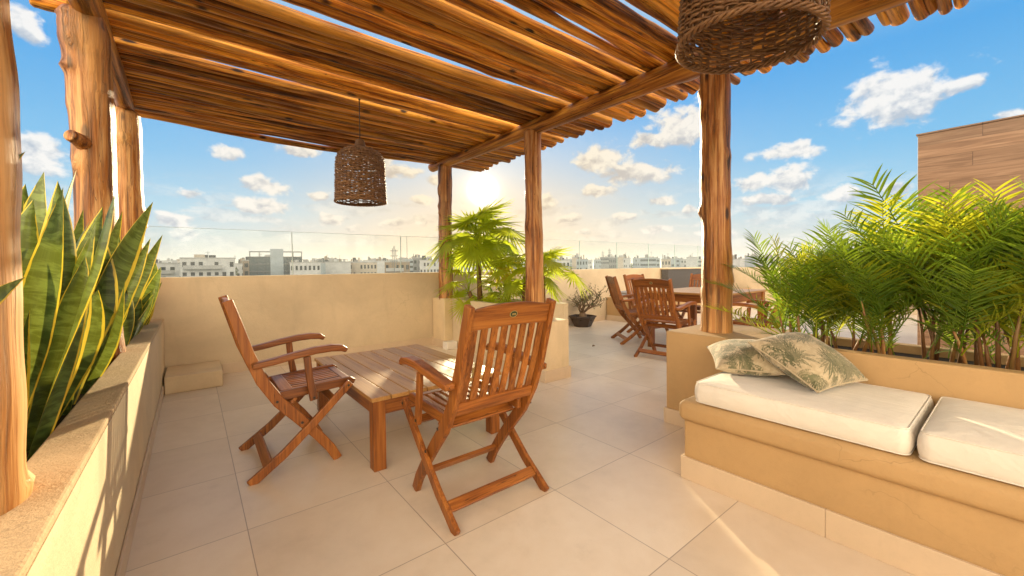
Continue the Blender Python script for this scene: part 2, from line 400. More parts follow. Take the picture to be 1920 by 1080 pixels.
    bn = g.noise(g.vm('MULTIPLY', d, (1,1,1.6)), 3.0, 8, .6, .3)
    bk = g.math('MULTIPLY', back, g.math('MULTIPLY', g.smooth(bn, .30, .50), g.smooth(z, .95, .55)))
    rel = g.math('ADD', g.math('MULTIPLY', g.math('SUBTRACT', n1, n2), 4.5), g.math('ADD', .66, g.math('MULTIPLY', vv, .62)), clamp=True)
    near = g.math('POWER', c, 9.0)
    lit = g.mix(near, (.96*k,.95*k,.93*k), (1.02*k,.86*k,.60*k))
    shd = g.mix(near, (.50*k,.58*k,.68*k), (.66*k,.52*k,.36*k))
    cc = g.mix(rel, shd, lit)
    tot = g.math('MULTIPLY', g.math('MAXIMUM', den, g.math('MULTIPLY', hm, .55)), .95)
    col = g.mix(tot, base, cc)
    col = g.mix(bk, col, FILL_CLOUD)
    # aureole of the low sun
    glow = g.math('ADD', g.math('MULTIPLY', g.math('POWER', c, 170.0), .035), g.math('MULTIPLY', g.math('POWER', c, 1000.0), .12))
    disc = g.math('MULTIPLY', g.math('POWER', c, 5000.0), 2.6)
    gl = g.mix(1.0, (1.0,.80,.50), g.n('ShaderNodeCombineColor', ins={0:glow,1:glow,2:glow}).outputs[0], 'MULTIPLY', False)
    dl = g.mix(1.0, (1.0,.92,.74), g.n('ShaderNodeCombineColor', ins={0:disc,1:disc,2:disc}).outputs[0], 'MULTIPLY', False)
    col = g.mix(1.0, col, gl, 'ADD'); col = g.mix(1.0, col, dl, 'ADD')
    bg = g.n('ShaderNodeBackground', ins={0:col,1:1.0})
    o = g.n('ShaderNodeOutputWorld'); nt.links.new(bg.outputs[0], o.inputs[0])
    w.cycles.sampling_method = 'MANUAL'; w.cycles.sample_map_resolution = 2048
FILL_CLOUD = (1.74,1.42,1.03)  # radiance of the added fill clouds behind the camera
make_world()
sl = bpy.data.lights.new('sun', 'SUN'); sl.energy = 2.7; sl.angle = R(1.0); sl.color = (1,.80,.50)
so = bpy.data.objects.new('sun', sl); COL.objects.link(so)
so.rotation_euler = (-adir(SUN_AZ, SUN_EL)).to_track_quat('-Z','Y').to_euler()
sc.view_settings.view_transform = 'Standard'; sc.view_settings.look = 'None'
sc.view_settings.exposure = EXPO; sc.view_settings.gamma = 1.0

# ------------------------------------------------------------------ camera
cam = bpy.data.cameras.new('camera'); co = bpy.data.objects.new('camera', cam); COL.objects.link(co); sc.camera = co
EYE = 1.087
cam.sensor_width = 36; cam.lens = 760.5/1920*36; cam.shift_y = -(540-511)/1920; cam.clip_end = 12000; cam.clip_start = .02
p_, r_, y_ = R(-.83), R(-.66), R(38.37)
fw = Vector((math.sin(y_)*math.cos(p_), math.cos(y_)*math.cos(p_), math.sin(p_)))
r0 = Vector((math.cos(y_), -math.sin(y_), 0)); u0 = r0.cross(fw)
rt = math.cos(r_)*r0 + math.sin(r_)*u0; up = -math.sin(r_)*r0 + math.cos(r_)*u0
co.matrix_world = Matrix.Translation((0,0,EYE)) @ Matrix((rt, up, -fw)).transposed().to_4x4()

# ------------------------------------------------------------------ setting
tag(MB().box(-1.0,12.0,-6,5.2,-.25,0).build('terrace_floor', M['floor']), 'large beige porcelain tiles of the roof terrace floor', 'floor', kind='structure')
gm, nt = new_mat('city ground'); g = NT(nt)
gn = g.noise(g.pos(), .03, 6)
g.out(g.bsdf(g.ramp(gn, [(.35,(.07,.085,.05)),(.5,(.16,.15,.12)),(.65,(.24,.22,.19))]), .95))
tag(MB().add([(-5000,-5000,-18),(5000,-5000,-18),(5000,5000,-18),(-5000,5000,-18)],[(0,1,2,3)]).build('ground', gm), 'streets and gardens far below the terrace', 'ground', kind='structure')

# the building that carries the terrace
b = MB().box(-1.0,12.0,-6,5.44,-18,-.26)
tag(b.build('terrace_building', M['plaster']), 'building under the roof terrace', 'building', kind='structure')

# rear parapet with skirting
t = thing('parapet_wall','long cream plaster parapet behind the terrace with glass panels on top','wall',(0,5.2,0))
MB().box(-1.0,11.9,0,.22,0,1.02).build('wall', M['wall_pale'], t, .006)
MB().box(.24,6.45,-.012,-.001,0,.105).build('skirting', M['skirt'], t, .003)
# side parapet hidden mostly by palms
t = thing('side_parapet','low cream parapet closing the terrace behind the dining table','wall',(11.7,0,0))
MB().box(0,.2,-6,5.19,0,1.0).build('wall', M['wall_pale'], t, .006)
# glass balustrade
t = thing('glass_balustrade','row of clear frameless glass panels standing on the cream parapet','balustrade',(0,5.3,1.02))
xs = [-.95,.926,2.253,3.4,4.63,5.85,7.0,8.147,9.26,10.4,11.6]
for a,b_ in zip(xs, xs[1:]):
    h = .50 if a < 4 else .55
    pn = MB().box(a+.008,b_-.008,-.006,.006,0,h).build('pane', M['glass'], t)
    MB().box(a+.0005,a+.0075,-.0062,.0062,0,h).box(a+.008,b_-.008,-.0062,.0062,h+.0003,h+.0028).build('pane_edge', M['glass_edge'], pn)

# step box in the corner
t = thing('plaster_ledge','low ochre plaster ledge filling the corner at the foot of the parapet','ledge',(0,0,0))
MB().box(-.2,.218,4.66,5.185,0,.15).build('ledge_body', M['plaster'], t, .008)

# left planter: wall, coping, soil, outer wall
t = thing('planter_wall','long cream planter wall with rough cement top holding the snake plants','planter',(0,0,0))
MB().box(-.325,-.215,1.42,5.19,0,.60).box(-1.0,-.215,-5.9,1.42,0,.60).box(-1.0,-.86,1.42,5.19,0,.60).build('planter_body', M['plaster'], t)
cp = MB(); out_ = [(-1.0,-5.9),(-.2145,-5.9),(-.2145,5.19),(-.326,5.19),(-.326,1.42),(-.86,1.42),(-.86,5.19),(-1.0,5.19)]
n_ = len(out_); cp.add([(x,y,.6005) for x,y in out_]+[(x,y,.622) for x,y in out_], [tuple(range(n_,2*n_)), tuple(reversed(range(n_)))]+[(k,(k+1)%n_,(k+1)%n_+n_,k+n_) for k in range(n_)])
cp.build('coping', M['coping'], t, .006)
MB().box(-.214,-.203,-5.9,4.65,0,.085).build('skirting', M['skirt'], t, .003)
MB().box(-.858,-.327,1.421,5.18,.3,.555).build('soil', M['soil'], t)

# middle planter with pillar, trough and rear pillar
t = thing('middle_planter','cream planter block between two log posts with fan palms growing in it','planter',(0,0,0))
MB().box(2.575,2.89,2.765,3.3,0,.565).build('front_pillar', M['plaster'], t, .006)
MB().box(2.562,2.903,2.752,3.313,0,.109).build('skirting', M['skirt'], t, .003)
tr = MB().box(2.79,2.87,3.301,4.845,0,.655).box(3.36,3.44,3.301,4.845,0,.655).box(2.87,3.36,3.301,3.38,0,.655).box(2.87,3.36,4.77,4.845,0,.655).build('trough', M['wall_pale'], t, .004)
MB().box(2.875,3.355,3.385,4.765,.3,.60).build('soil', M['soil'], t)
MB().box(2.67,3.1,4.85,5.19,0,.665).build('rear_pillar', M['plaster'], t, .006)
MB().box(2.656,3.1,4.836,4.849,0,.10).box(2.656,2.669,4.85,5.19,0,.10).build('skirting', M['skirt'], t, .003)
o = MB().box(2.62,2.775,4.70,4.82,0,.10).build('drain_block', M['white_block'], None, .006)
tag(o, 'small white block on the floor against the middle planter', 'block')

# right planter behind the bench with pillar
t = thing('bench_planter','ochre planter wall behind the bench with palms growing along its top','planter',(0,0,0))
MB().box(2.566,3.22,.93,1.536,0,.632).build('pillar', M['plaster_warm'], t, .008)
MB().box(2.553,3.23,1.5365,1.549,0,.102).box(2.553,2.5655,1.095,1.5362,0,.102).build('skirting', M['skirt'], t, .003)
MB().box(2.566,2.65,-5.9,.93,0,.64).box(3.14,3.22,-5.9,.93,0,.62).build('trough', M['plaster_warm'], t, .008)
MB().box(2.652,3.138,-5.9,.928,.3,.575).build('soil', M['soil'], t)

# built-in bench
t = thing('built_in_bench','long ochre plaster bench with rounded seat ledge under white cushions','bench',(0,0,0))
MB().box(1.962,2.56,-5.9,1.075,0,.30).build('bench_body', M['plaster_warm'], t, .006)
MB().box(1.922,2.562,-5.9,1.093,.301,.402).build('seat_ledge', M['plaster_warm'], t, .034, True, None, 5)
sk = MB()
y = 1.088
while y > -5.8:
    sk.box(1.947,1.961,max(y-.603,-5.9),y-.0005,0,.113); y -= .6035
sk.box(1.961,2.55,1.0755,1.089,0,.113)
sk.build('skirting', M['skirt'], t, .002)

def cushion(name, label, x0,x1,y0,y1,z0,z1):
    t = thing(name, label, 'cushion', ((x0+x1)/2,(y0+y1)/2,z0), 0, 'white bench cushions')
    a,b_,h = (x1-x0)/2,(y1-y0)/2,z1-z0
    nx,ny = 26,40; r = .022; mb = MB(); vs=[]
    # rounded box by layered rings
    def ring(inset, z, crown=0):
        P=[]; A=a-inset; B=b_-inset; cr=max(.012, .035-inset)
        for (sx,sy,a0) in ((1,1,0),(-1,1,90),(-1,-1,180),(1,-1,270)):
            for k in range(7):
                an=R(a0+15*k); P.append((sx*(A-cr)+cr*math.cos(an), sy*(B-cr)+cr*math.sin(an), z))
        return P
    prof=[(.02,0),(.006,.006),(0,.02)]+[(-.004*math.sin(math.pi*q/5),.02+(h-.04)*q/5) for q in range(1,5)]+[(0,h-.02),(.006,h-.007),(.02,h),(.08,h+.006),(a*.55,h+.010)]
    n=28
    for ins,z in prof: vs+=ring(ins,z)
    fs=[]
    for i in range(len(prof)-1):
        for k in range(n): fs.append((i*n+k,i*n+(k+1)%n,(i+1)*n+(k+1)%n,(i+1)*n+k))
    fs.append(tuple(reversed(range(n)))); fs.append(tuple((len(prof)-1)*n+k for k in range(n)))
    mb.add(vs,fs); mb.build('cushion_body', M['cushion'], t, 0, True)
    pipes = MB()
    for zz,ii in ((h-.004,.007),(.008,.003)):
        P = ring(ii,zz); P.append(P[0]); pipes.tube(P, .0028, 5, False)
    pipes.build('piping', M['cushion'], t, 0, True)
    return t
cushion('bench_cushion','long white bench cushion lying under the two leaf print pillows', 1.945,2.545,.243,1.02,.403,.505)
cushion('bench_cushion','white bench cushion without any pillows on it', 1.942,2.548,-.95,.226,.403,.507)

# ------------------------------------------------------------------ pillows with leaf print
def pillow(label, P, N_=120, th=.085, seed=1):
    """P: four corner points bl, br, tr, tl (world)"""
    P = [Vector(p) for p in P]; c = sum(P, Vector())/4
    rg = np.random.default_rng(seed)
    gx = np.linspace(-1,1,N_); U,V = np.meshgrid(gx,gx)
    ink = np.zeros_like(U); tone = np.zeros_like(U)
    for _ in range(60):
        cx,cy = rg.uniform(-1.1,1.1,2); a0 = rg.uniform(0,6.28); n = rg.integers(5,10); sp = rg.uniform(.9,2.6); L0 = rg.uniform(.30,.62); tn = rg.uniform(0,1)
        for j in range(n):
            a = a0 + (j/(n-1)-.5)*sp; L = L0*(1-.35*abs(j/(n-1)-.5)*2); wd = L*rg.uniform(.065,.10)
            du,dv = U-cx, V-cy
            s_ = du*math.cos(a)+dv*math.sin(a); q = -du*math.sin(a)+dv*math.cos(a)
            s0 = .12*L; t_ = np.clip((s_-s0)/L,0,1)
            half = wd*np.sin(np.pi*t_**.8)
            ins = (s_>s0)&(s_<s0+L)&(np.abs(q)<half)&~((np.abs(q)<.006)&(t_<.8))
            ink[ins] = rg.uniform(.65,1); tone[ins] = np.clip(tn+rg.uniform(-.2,.2),0,1)
    prof = (np.clip(1-np.abs(U)**2.6,0,1)**.55)*(np.clip(1-np.abs(V)**2.6,0,1)**.55)
    wr = .5*np.sin(U*5+V*2+seed)*np.sin(V*6-U+seed*2)*.006
    pin = 1-.07*(1-np.abs(V)**2)*np.abs(U)**8 ; pin2 = 1-.07*(1-np.abs(U)**2)*np.abs(V)**8
    UU,VV = U*pin, V*pin2
    bl,br,tr_,tl = [np.array(p) for p in P]
    s_=(UU[...,None]+1)/2; t_=(VV[...,None]+1)/2
    pos = bl*(1-s_)*(1-t_)+br*s_*(1-t_)+tr_*s_*t_+tl*(1-s_)*t_
    nrm = (P[1]-P[0]).cross(P[3]-P[0]).normalized(); nn = np.array(nrm)
    top = pos + nn*((prof*th+wr*prof)[...,None]); bot = pos - nn*((prof*th*.75)[...,None])
    vs = np.concatenate([top.reshape(-1,3), bot.reshape(-1,3)])-np.array(c)
    I = np.arange(N_*N_).reshape(N_,N_)
    q = np.stack([I[:-1,:-1],I[:-1,1:],I[1:,1:],I[1:,:-1]],-1).reshape(-1,4)
    fs = np.concatenate([q, q[:,::-1]+N_*N_])
    mb = MB(); mb.add(vs.tolist(), fs.tolist())
    t = thing('throw_pillow', label, 'pillow', tuple(c), 0, 'leaf print pillows')
    o = mb.build('pillow_body', M['print'], t, 0, True, None, 2, False)
    at = o.data.color_attributes.new('print','FLOAT_COLOR','POINT')
    k = np.ones((2*N_*N_,4),np.float32); k[:N_*N_,0]=ink.ravel(); k[:N_*N_,1]=tone.ravel(); k[N_*N_:,0]=ink[:,::-1].ravel(); k[N_*N_:,1]=tone.ravel()
    at.data.foreach_set('color', k.ravel())
    loop = [tuple(vs[i]) for i in list(I[0,:])+list(I[1:,-1])+list(I[-1,:-1][::-1])+list(I[1:-1,0][::-1])]
    loop.append(loop[0])
    MB().tube(loop[::3]+[loop[-1]], .004, 5, False).build('piping', M['print'], t, 0, True)
pillow('leaf print pillow leaning on top of the other pillow', [(2.09,.545,.535),(2.44,.445,.545),(2.53,.755,.715),(2.15,.845,.70)], seed=3)
pillow('leaf print pillow lying half under the other pillow', [(2.11,.98,.55),(2.20,.70,.56),(2.53,.86,.64),(2.46,1.20,.585)], seed=8, th=.075)

# ------------------------------------------------------------------ pergola
pg = thing('pergola','rustic log pergola of orange peeled poles roofing the terrace','pergola',(0,0,0))
def log(pts, rads, name, mat, n=14, seed=0, lump=.06, sub=40, parent=pg, flare=None):
    """a peeled log following a polyline of centres, with knobbly radius"""
    rr = random.Random(seed); pts=[Vector(p) for p in pts]
    L=len(pts)-1; C=[]; Rd=[]
    ph=[rr.uniform(0,6.28) for _ in range(6)]
    for i in range(sub+1):
        t=i/sub*L; k=min(int(t),L-1); f=t-k
        p0=pts[max(0,k-1)];p1=pts[k];p2=pts[k+1];p3=pts[min(L,k+2)]
        p=.5*((2*p1)+(p2-p0)*f+(2*p0-5*p1+4*p2-p3)*f*f+(3*p1-p0-3*p2+p3)*f**3)
        C.append(p); Rd.append(rads[k]*(1-f)+rads[k+1]*f)
    kn=[(rr.uniform(0,sub),rr.uniform(0,n),rr.uniform(.08,.28)) for _ in range(9)]
    def wob(i,k):
        a=2*math.pi*k/n
        w=1+lump*(.5*math.sin(2*a+ph[0]+i*.13)+.4*math.sin(3*a+ph[1]-i*.21)+.5*math.sin(i*.35+ph[2])+.3*math.sin(i*.9+ph[3]+a))
        for (ki,kk,s) in kn:
            dk=min(abs(k-kk),n-abs(k-kk)); w+=s*math.exp(-((i-ki)/1.1)**2-(dk/1.2)**2)
        return w
    # rounded ends
    d0=(C[0]-C[1]).normalized(); d1=(C[-1]-C[-2]).normalized()
    C=[C[0]+d0*Rd[0]*.3]+C+[C[-1]+d1*Rd[-1]*.3]; Rd=[Rd[0]*.78]+Rd+[Rd[-1]*.78]
    mb=MB().tube(C,Rd,n,True,0,lambda i,k:wob(max(0,min(sub,i-1)),k))
    o=mb.build(name,mat,parent,0,True)
    return o
# posts: (x, y, base z, base radius, top radius, lean)
log([(-.380,1.27,.61),(-.380,1.275,1.2),(-.392,1.28,1.8),(-.412,1.28,2.46)],[.108,.108,.108,.110],'post',M['post'],18,1,.035,60)
p2=log([(-.395,3.22,.55),(-.41,3.26,1.0),(-.415,3.28,1.6),(-.425,3.28,2.1),(-.44,3.26,2.38),(-.45,3.25,2.5)],[.094,.089,.089,.094,.106,.100],'post',M['post'],18,2,.04,70)
kn=MB().tube([(-.440,3.23,1.785),(-.470,3.175,1.805),(-.492,3.14,1.812)],[.046,.034,.031],12)
kn.build('branch_stub',M['post'],p2,.006,True)
log([(-.43,4.92,.55),(-.43,4.92,1.2),(-.425,4.92,1.9),(-.43,4.92,2.47)],[.112,.110,.105,.108],'post',M['post'],18,3,.05,60)
log([(2.80,1.30,.62),(2.805,1.30,1.2),(2.80,1.305,1.8),(2.795,1.30,2.44)],[.100,.094,.092,.092],'post',M['post'],18,4,.045,60)
log([(2.765,3.13,.55),(2.765,3.12,1.2),(2.76,3.12,1.9),(2.76,3.12,2.45)],[.094,.092,.086,.088],'post',M['post'],18,5,.05,60)
log([(2.765,4.97,.65),(2.76,4.96,1.2),(2.765,4.96,1.9),(2.765,4.95,2.47)],[.096,.094,.092,.094],'post',M['post'],18,6,.05,60)
log([(2.77,5.33,2.535),(2.765,4,2.51),(2.765,3.1,2.50),(2.775,1.3,2.475),(2.77,.3,2.45),(2.77,-1.6,2.44)],[.066,.070,.074,.080,.084,.085],'beam',M['beam'],16,7,.04,80)
log([(-.43,5.0,2.545),(-.415,4.2,2.55),(-.42,3.2,2.545),(-.43,1.2,2.53),(-.44,-1.6,2.52)],[.058,.062,.068,.072,.075],'beam',M['beam'],16,8,.04,70)
# roof poles: spacing at the left and the right beam, with the sky gaps of the photograph
GAPS = {3.62:(.10,.035,.045), 3.33:(.05,.065,.055), 3.12:(.055,.0,.0), 2.60:(.075,.07,.025), 2.37:(.115,.04,.0), 2.06:(.03,.045,.012), 1.80:(.03,.045,.0), 1.62:(.0,.045,.0), 1.40:(.025,.05,.0), 1.12:(.015,.015,0), .86:(.02,.015,0), .55:(.02,.025,0), .2:(.02,.015,0), -.2:(.015,.02,0), -.7:(.02,.02,0)}
pend = sorted(GAPS.items(), reverse=True)
yl = yr = 5.235; i = 0; bow_next = 0; tail = 0; prs = random.Random(21)
while min(yl,yr) > -1.6:
    ra = prs.uniform(.029,.044); taper = prs.choice((-1,1))*prs.uniform(.0,.006)
    rl, rr_ = ra+taper, ra-taper
    bw = bow_next + prs.uniform(-.018,.018); bow_next = 0
    gp = None
    if pend and (yl+yr)/2 - ra*1.05 <= pend[0][0] + .06: gp = pend.pop(0)[1]; bw += gp[2]; bow_next = -gp[2]
    if i == 0: bw = 0
    zl = 2.602 + (rl-.046) + prs.uniform(0,.024); zr = 2.588 + (rr_-.046) + prs.uniform(0,.020)
    x0 = prs.uniform(-.53,-.47); x1 = 3.46 + prs.uniform(-.06,.07)
    if yl < 3.45 and not tail: tail = 1; x0 = -.655; rl += .010
    sag = prs.uniform(-.028,.016) if i else -.055
    def at(x, off=0, dz=0):
        f = (x+.42)/3.19; return (x, yl*(1-f)+yr*f+off, zl*(1-f)+zr*f+dz)
    j = lambda s: prs.uniform(-s,s)
    log([at(x0),at(-.42,0,0),at(.35,bw*.7+j(.012),sag*.7+j(.008)),at(1.17,bw+j(.012),sag+j(.008)),at(2.0,bw*.7+j(.012),sag*.6),at(2.77),at(x1)],
        [rl*1.04,rl,ra*prs.uniform(.92,1.1),ra*prs.uniform(.92,1.1),ra*prs.uniform(.92,1.1),rr_,rr_*1.02],'roof_pole',M['pole'],14,100+i,.115,72)
    dl = rl*1.97 + prs.uniform(-.006,.006); dr = rr_*1.97 + prs.uniform(-.006,.006)
    if gp: dl += gp[0]; dr += gp[1]
    else:
        c_ = (yl-yr)*.25; dl += max(-.012,min(.02,c_)); dr -= max(-.012,min(.02,c_))
    yl -= dl; yr -= dr; i += 1

# ------------------------------------------------------------------ wicker pendant lamps
def wicker_lamp():
    t = thing('wicker_lamp','', 'lamp', (0,0,0))
    prof=[(0,.216),(.1,.213),(.3,.208),(.37,.202),(.41,.186),(.44,.155),(.462,.110),(.475,.075),(.48,.052)]
    def rad(z):
        for (a,ra),(b,rb) in zip(prof,prof[1:]):
            if z<=b: return ra+(rb-ra)*(z-a)/(b-a)
        return prof[-1][1]
    rr=random.Random(5); NS=34; mb=MB()
    z=.004; row=0; n=NS*4
    while z<.478:
        R0=rad(z); ph=rr.uniform(0,6.28); a0=rr.uniform(0,6.28); pts=[]; rd=[]
        for q in range(n+1):
            th=2*math.pi*q/n
            off=.0075*math.sin(NS/2*th+row*math.pi)*(min(1,R0/.15))
            zz=z+.0035*math.sin(3*th+ph)+.0025*math.sin(7*th+a0)+.003*math.sin(NS/2*th+row*math.pi+1.4)
            r=R0+off
            pts.append((r*math.cos(th),r*math.sin(th),zz)); rd.append(.0050*(1+.28*math.sin(2*th+ph)))
        mb.tube(pts,rd,5,False); row+=1; z+=.0090+rr.uniform(-.0008,.0012)
    mb.build('shade_weave',M['wicker'],t,0,True,None,2,False)
    st=MB()
    for k in range(NS):
        th=2*math.pi*(k+.25)/NS*1.0; pts=[]
        for q in range(14):
            zz=.48*q/13; r=rad(zz)
            pts.append((r*math.cos(th+.02*math.sin(q)),r*math.sin(th+.02*math.sin(q)),zz))
        st.tube(pts,.0042,5)
    st.build('shade_stakes',M['wicker'],t,0,True)
    rm=MB()
    for s in range(3):
        pts=[]; n=120
        for q in range(n+1):
            th=2*math.pi*q/n; r=.217+.008*math.cos(17*th+s*2.09); z=.000+.008*math.sin(17*th+s*2.09)
            pts.append((r*math.cos(th),r*math.sin(th),z))
        rm.tube(pts,.0058,6,False)
    rm.build('rim',M['wicker'],t,0,True,None,2,False)
    nk=MB()
    for q in range(9):
        z=.478+q*.008; nk.tube([(.048*math.cos(a)*(1-.04*q),.048*math.sin(a)*(1-.04*q),z) for a in [2*math.pi*k/24 for k in range(25)]],.0052,5,False)
    nk.build('neck',M['wicker'],t,0,True,None,2,False)
    s2=MB().tube([(0,0,.40),(0,0,.50)],.018,12).tube([(0,0,.34),(0,0,.365),(0,0,.40)],[.012,.028,.02],12)
    s2.build('bulb_holder',M['metal_dark'],t,0,True)
    MB().tube([(0,0,.49),(0,0,.70),(0,0,.94)],.0042,6).tube([(0,0,.90),(.006,0,.92),(0,0,.95)],.009,6).build('cord',M['metal_dark'],t,0,True)
    return t
l1=wicker_lamp(); l1.scale=(.94,.94,.97); l1.location=(1.160,3.55,1.66); l1['label']='small looking wicker pendant lamp hanging over the low table, farther away'; l1['group']='wicker pendant lamps'
l2=copy_tree(l1); l2.location=(1.41,.555,1.796); l2.scale=(.93,.93,.88); l2.rotation_euler=(R(2),R(-2),1); l2['label']='big wicker pendant lamp cut by the picture top edge, open bottom showing'

# ------------------------------------------------------------------ folding armchair
def arm_chair(label):
    """faces +x, origin on the floor under the seat"""
    t = thing('folding_chair', label, 'chair', (0,0,0), 0)
    W=.262
    back=[(-.290,.935),(-.255,.82),(-.205,.65),(-.150,.51),(-.075,.385),(.02,.275),(.11,.165),(.175,.075),(.215,.0)]
    th=[.046,.050,.054,.056,.058,.056,.052,.050,.048]
    fleg=[(.285,.432),(.20,.352),(.08,.238),(-.06,.112),(-.215,.0)]
    for s in (-1,1):
        y0,y1=sorted((s*(W-.052),s*(W-.026)))
        b=MB().board(back,th,y0,y1)
        o=b.build('back_leg',M['teak_z'],t,.005)
        y0,y1=sorted((s*(W-.024),s*(W-.001)))
        MB().board(fleg,[.040,.042,.044,.046,.046],y0,y1).build('front_leg',M['teak_z'],t,.005)
        # arm: gently arched, thicker at the front
        arm=[(-.195,.598),(-.10,.610),(0,.628),(.10,.642),(.18,.645),(.235,.638),(.262,.622)]
        y0,y1=sorted((s*(W-.030),s*(W+.022)))
        MB().board(arm,[.030,.033,.035,.037,.038,.036,.026],y0,y1).build('armrest',M['teak_x'],t,.008,False,None,3)
        y0,y1=sorted((s*(W-.001),s*(W+.020)))
        MB().board([(.055,.615),(.065,.50),(.085,.375)],[.036,.036,.040],y0,y1).build('arm_support',M['teak_z'],t,.004)
        y0,y1=sorted((s*(W-.078),s*(W-.054)))
        MB().board([(-.085,.405),(.1,.418),(.30,.428),(.322,.418)],[.050,.050,.046,.03],y0,y1).build('seat_rail',M['teak_x'],t,.005)
        for (x,z) in ((-.19,.598),(-.088,.398),(.028,.262),(.27,.418),(.085,.39)):
            MB().tube([(x,s*(W+.0005),z),(x,s*(W+.0225 if x in (.085,) else W+.003),z)],.007,8).build('bolt',M['metal_dark'],t)
    wi=W-.052
    # top rail: arched
    n=12; vs=[]; fs=[]
    def pt(y,z,d):   # along the back plane
        x=-.290+(.935-z)*.315; return (x+d,y,z)
    for q in range(n+1):
        y=-wi+2*wi*q/n; arch=.022*(1-(2*q/n-1)**2)
        for (z,d) in ((.828+.3*arch,-.012),(.915+arch,-.012),(.915+arch,.012),(.828+.3*arch,.012)): vs.append(pt(y,z,d))
    for q in range(n):
        for k in range(4): fs.append((q*4+k,q*4+(k+1)%4,q*4+4+(k+1)%4,q*4+4+k))
    fs+= [(3,2,1,0),tuple(n*4+k for k in range(4))]
    tr=MB().add(vs,fs).build('top_rail',M['teak_y'],t,.004)
    bd=MB(); pts=[]
    cx,cy,cz=pt(0,.885,-.0125)
    for rs,dd,mt in ((1.0,.0015,0),(.78,.0035,1)):
        ring=[(cx-dd-.0,cy+.021*rs*math.cos(a),cz+.015*rs*math.sin(a)) for a in [2*math.pi*k/20 for k in range(20)]]
        ring=[(x-(z-cz)*.315,y,z) for x,y,z in ring]
        back_=[(x+.003,y,z) for x,y,z in ring]
        bd.add(ring+back_,[tuple(range(20)),tuple(range(39,19,-1))]+[(k,20+k,20+(k+1)%20,(k+1)%20) for k in range(20)],mt)
    for k,(a,b_) in enumerate(((-.009,-.004),(-.002,.003),(.005,.010))):
        bd.add([(cx-.0045-(z-cz)*.315,cy+y,z) for y,z in ((a,cz-.005),(b_,cz-.005),(b_,cz+.005),(a,cz+.005))],[(0,1,2,3)],0)
    bd.build('badge',[M['brass'],M['badge_green']],tr)
    # lower back rail, slats
    MB().board([pt(0,.463,0)[::2],pt(0,.515,0)[::2]],.022,-wi,wi).build('lower_rail',M['teak_y'],t,.004)
    ns=8
    for k in range(ns):
        y=-wi+2*wi*(k+.5)/ns*1.0
        MB().board([pt(0,.512,0)[::2],pt(0,.66,-.006)[::2],pt(0,.845,0)[::2]],.011,y-.0165,y+.0165).build('back_slat',M['teak_z'],t,.002)
    # seat
    wr=W-.079
    MB().box(-.060,-.0,-wr,wr,.416,.434).build('seat_board',M['teak_y'],t,.003)
    MB().box(.262,.305,-wr,wr,.420,.440).build('seat_board',M['teak_y'],t,.005)
    n=9
    for k in range(n):
        y=-wr+2*wr*(k+.5)/n
        MB().board([(.001,.425),(.13,.424),(.2615,.431)],.014,y-.0125,y+.0125).build('seat_slat',M['teak_x'],t,.002)
    # stretchers
    MB().board([(-.150,.057),(-.112,.087)],.020,-(W-.025),W-.025).build('stretcher',M['teak_y'],t,.003)
    MB().board([(.142,.118),(.165,.088)],.020,-wi,wi).build('stretcher',M['teak_y'],t,.003)
    MB().board([(-.02,.355),(.01,.385)],.020,-(W-.055),W-.055).build('stretcher',M['teak_y'],t,.003)
    MB().board([(.18,.335),(.21,.36)],.018,-(W-.025),W-.025).build('stretcher',M['teak_y'],t,.003)
    return t
G='folding wooden armchairs'
ch=arm_chair('folding wooden armchair by the low table turned with its back and oval badge to us'); ch['group']=G
ch.location=(1.075,1.640,0); ch.rotation_euler=(0,0,R(90.5))
def chair(loc, deg, label):
    c=copy_tree(ch); c.location=loc; c.rotation_euler=(0,0,R(deg)); c['label']=label; return c
chair((.430,2.668,0),-.5,'folding wooden armchair seen from the side between the low table and planter wall')
DT=(5.28,2.62)
chair((4.33,2.62,0),4,'folding armchair at the dining table with its slatted back fully towards us')
chair((4.93,3.50,0),-38,'folding armchair at the dining table corner seen obliquely beside the parapet bench')
chair((6.35,3.25,0),182,'farther folding armchair across the dining table, nearest the dark grey counter')
chair((5.75,3.75,0),-95,'folding armchair across the dining table seen between two other chair backs')
chair((5.0,1.80,0),92,'folding armchair at the dining table mostly hidden behind the palms and post')

# ------------------------------------------------------------------ tables
def low_table():
    x0,x1,y0,y1,h=.734,1.588,2.127,3.395,.400
    t=thing('coffee_table','low square wooden table with glossy plank top between the two chairs','table',((x0+x1)/2,(y0+y1)/2,0))
    a,b_=(x1-x0)/2,(y1-y0)/2; n=8; w=2*a/n
    for k in range(n):
        MB().box(-a+k*w+(.0038 if k else 0),-a+(k+1)*w-(.0038 if k<n-1 else 0),-b_,b_,h-.022,h).build('top_plank',M['tab_y'],t,.0025)
    for sx in (-1,1):
        for sy in (-1,1):
            x=sx*(a-.045); y=sy*(b_-.045)
            MB().box(x-.034,x+.034,y-.034,y+.034,0,h-.0235).build('leg',M['teak_z'],t,.004)
    for s in (-1,1):
        MB().box(s*(a-.035)-.011,s*(a-.035)+.011,-b_+.08,b_-.08,h-.105,h-.0235).build('apron',M['teak_y'],t,.003)
        MB().box(-a+.08,a-.08,s*(b_-.035)-.011,s*(b_-.035)+.011,h-.105,h-.0235).build('apron',M['teak_x'],t,.003)
low_table()
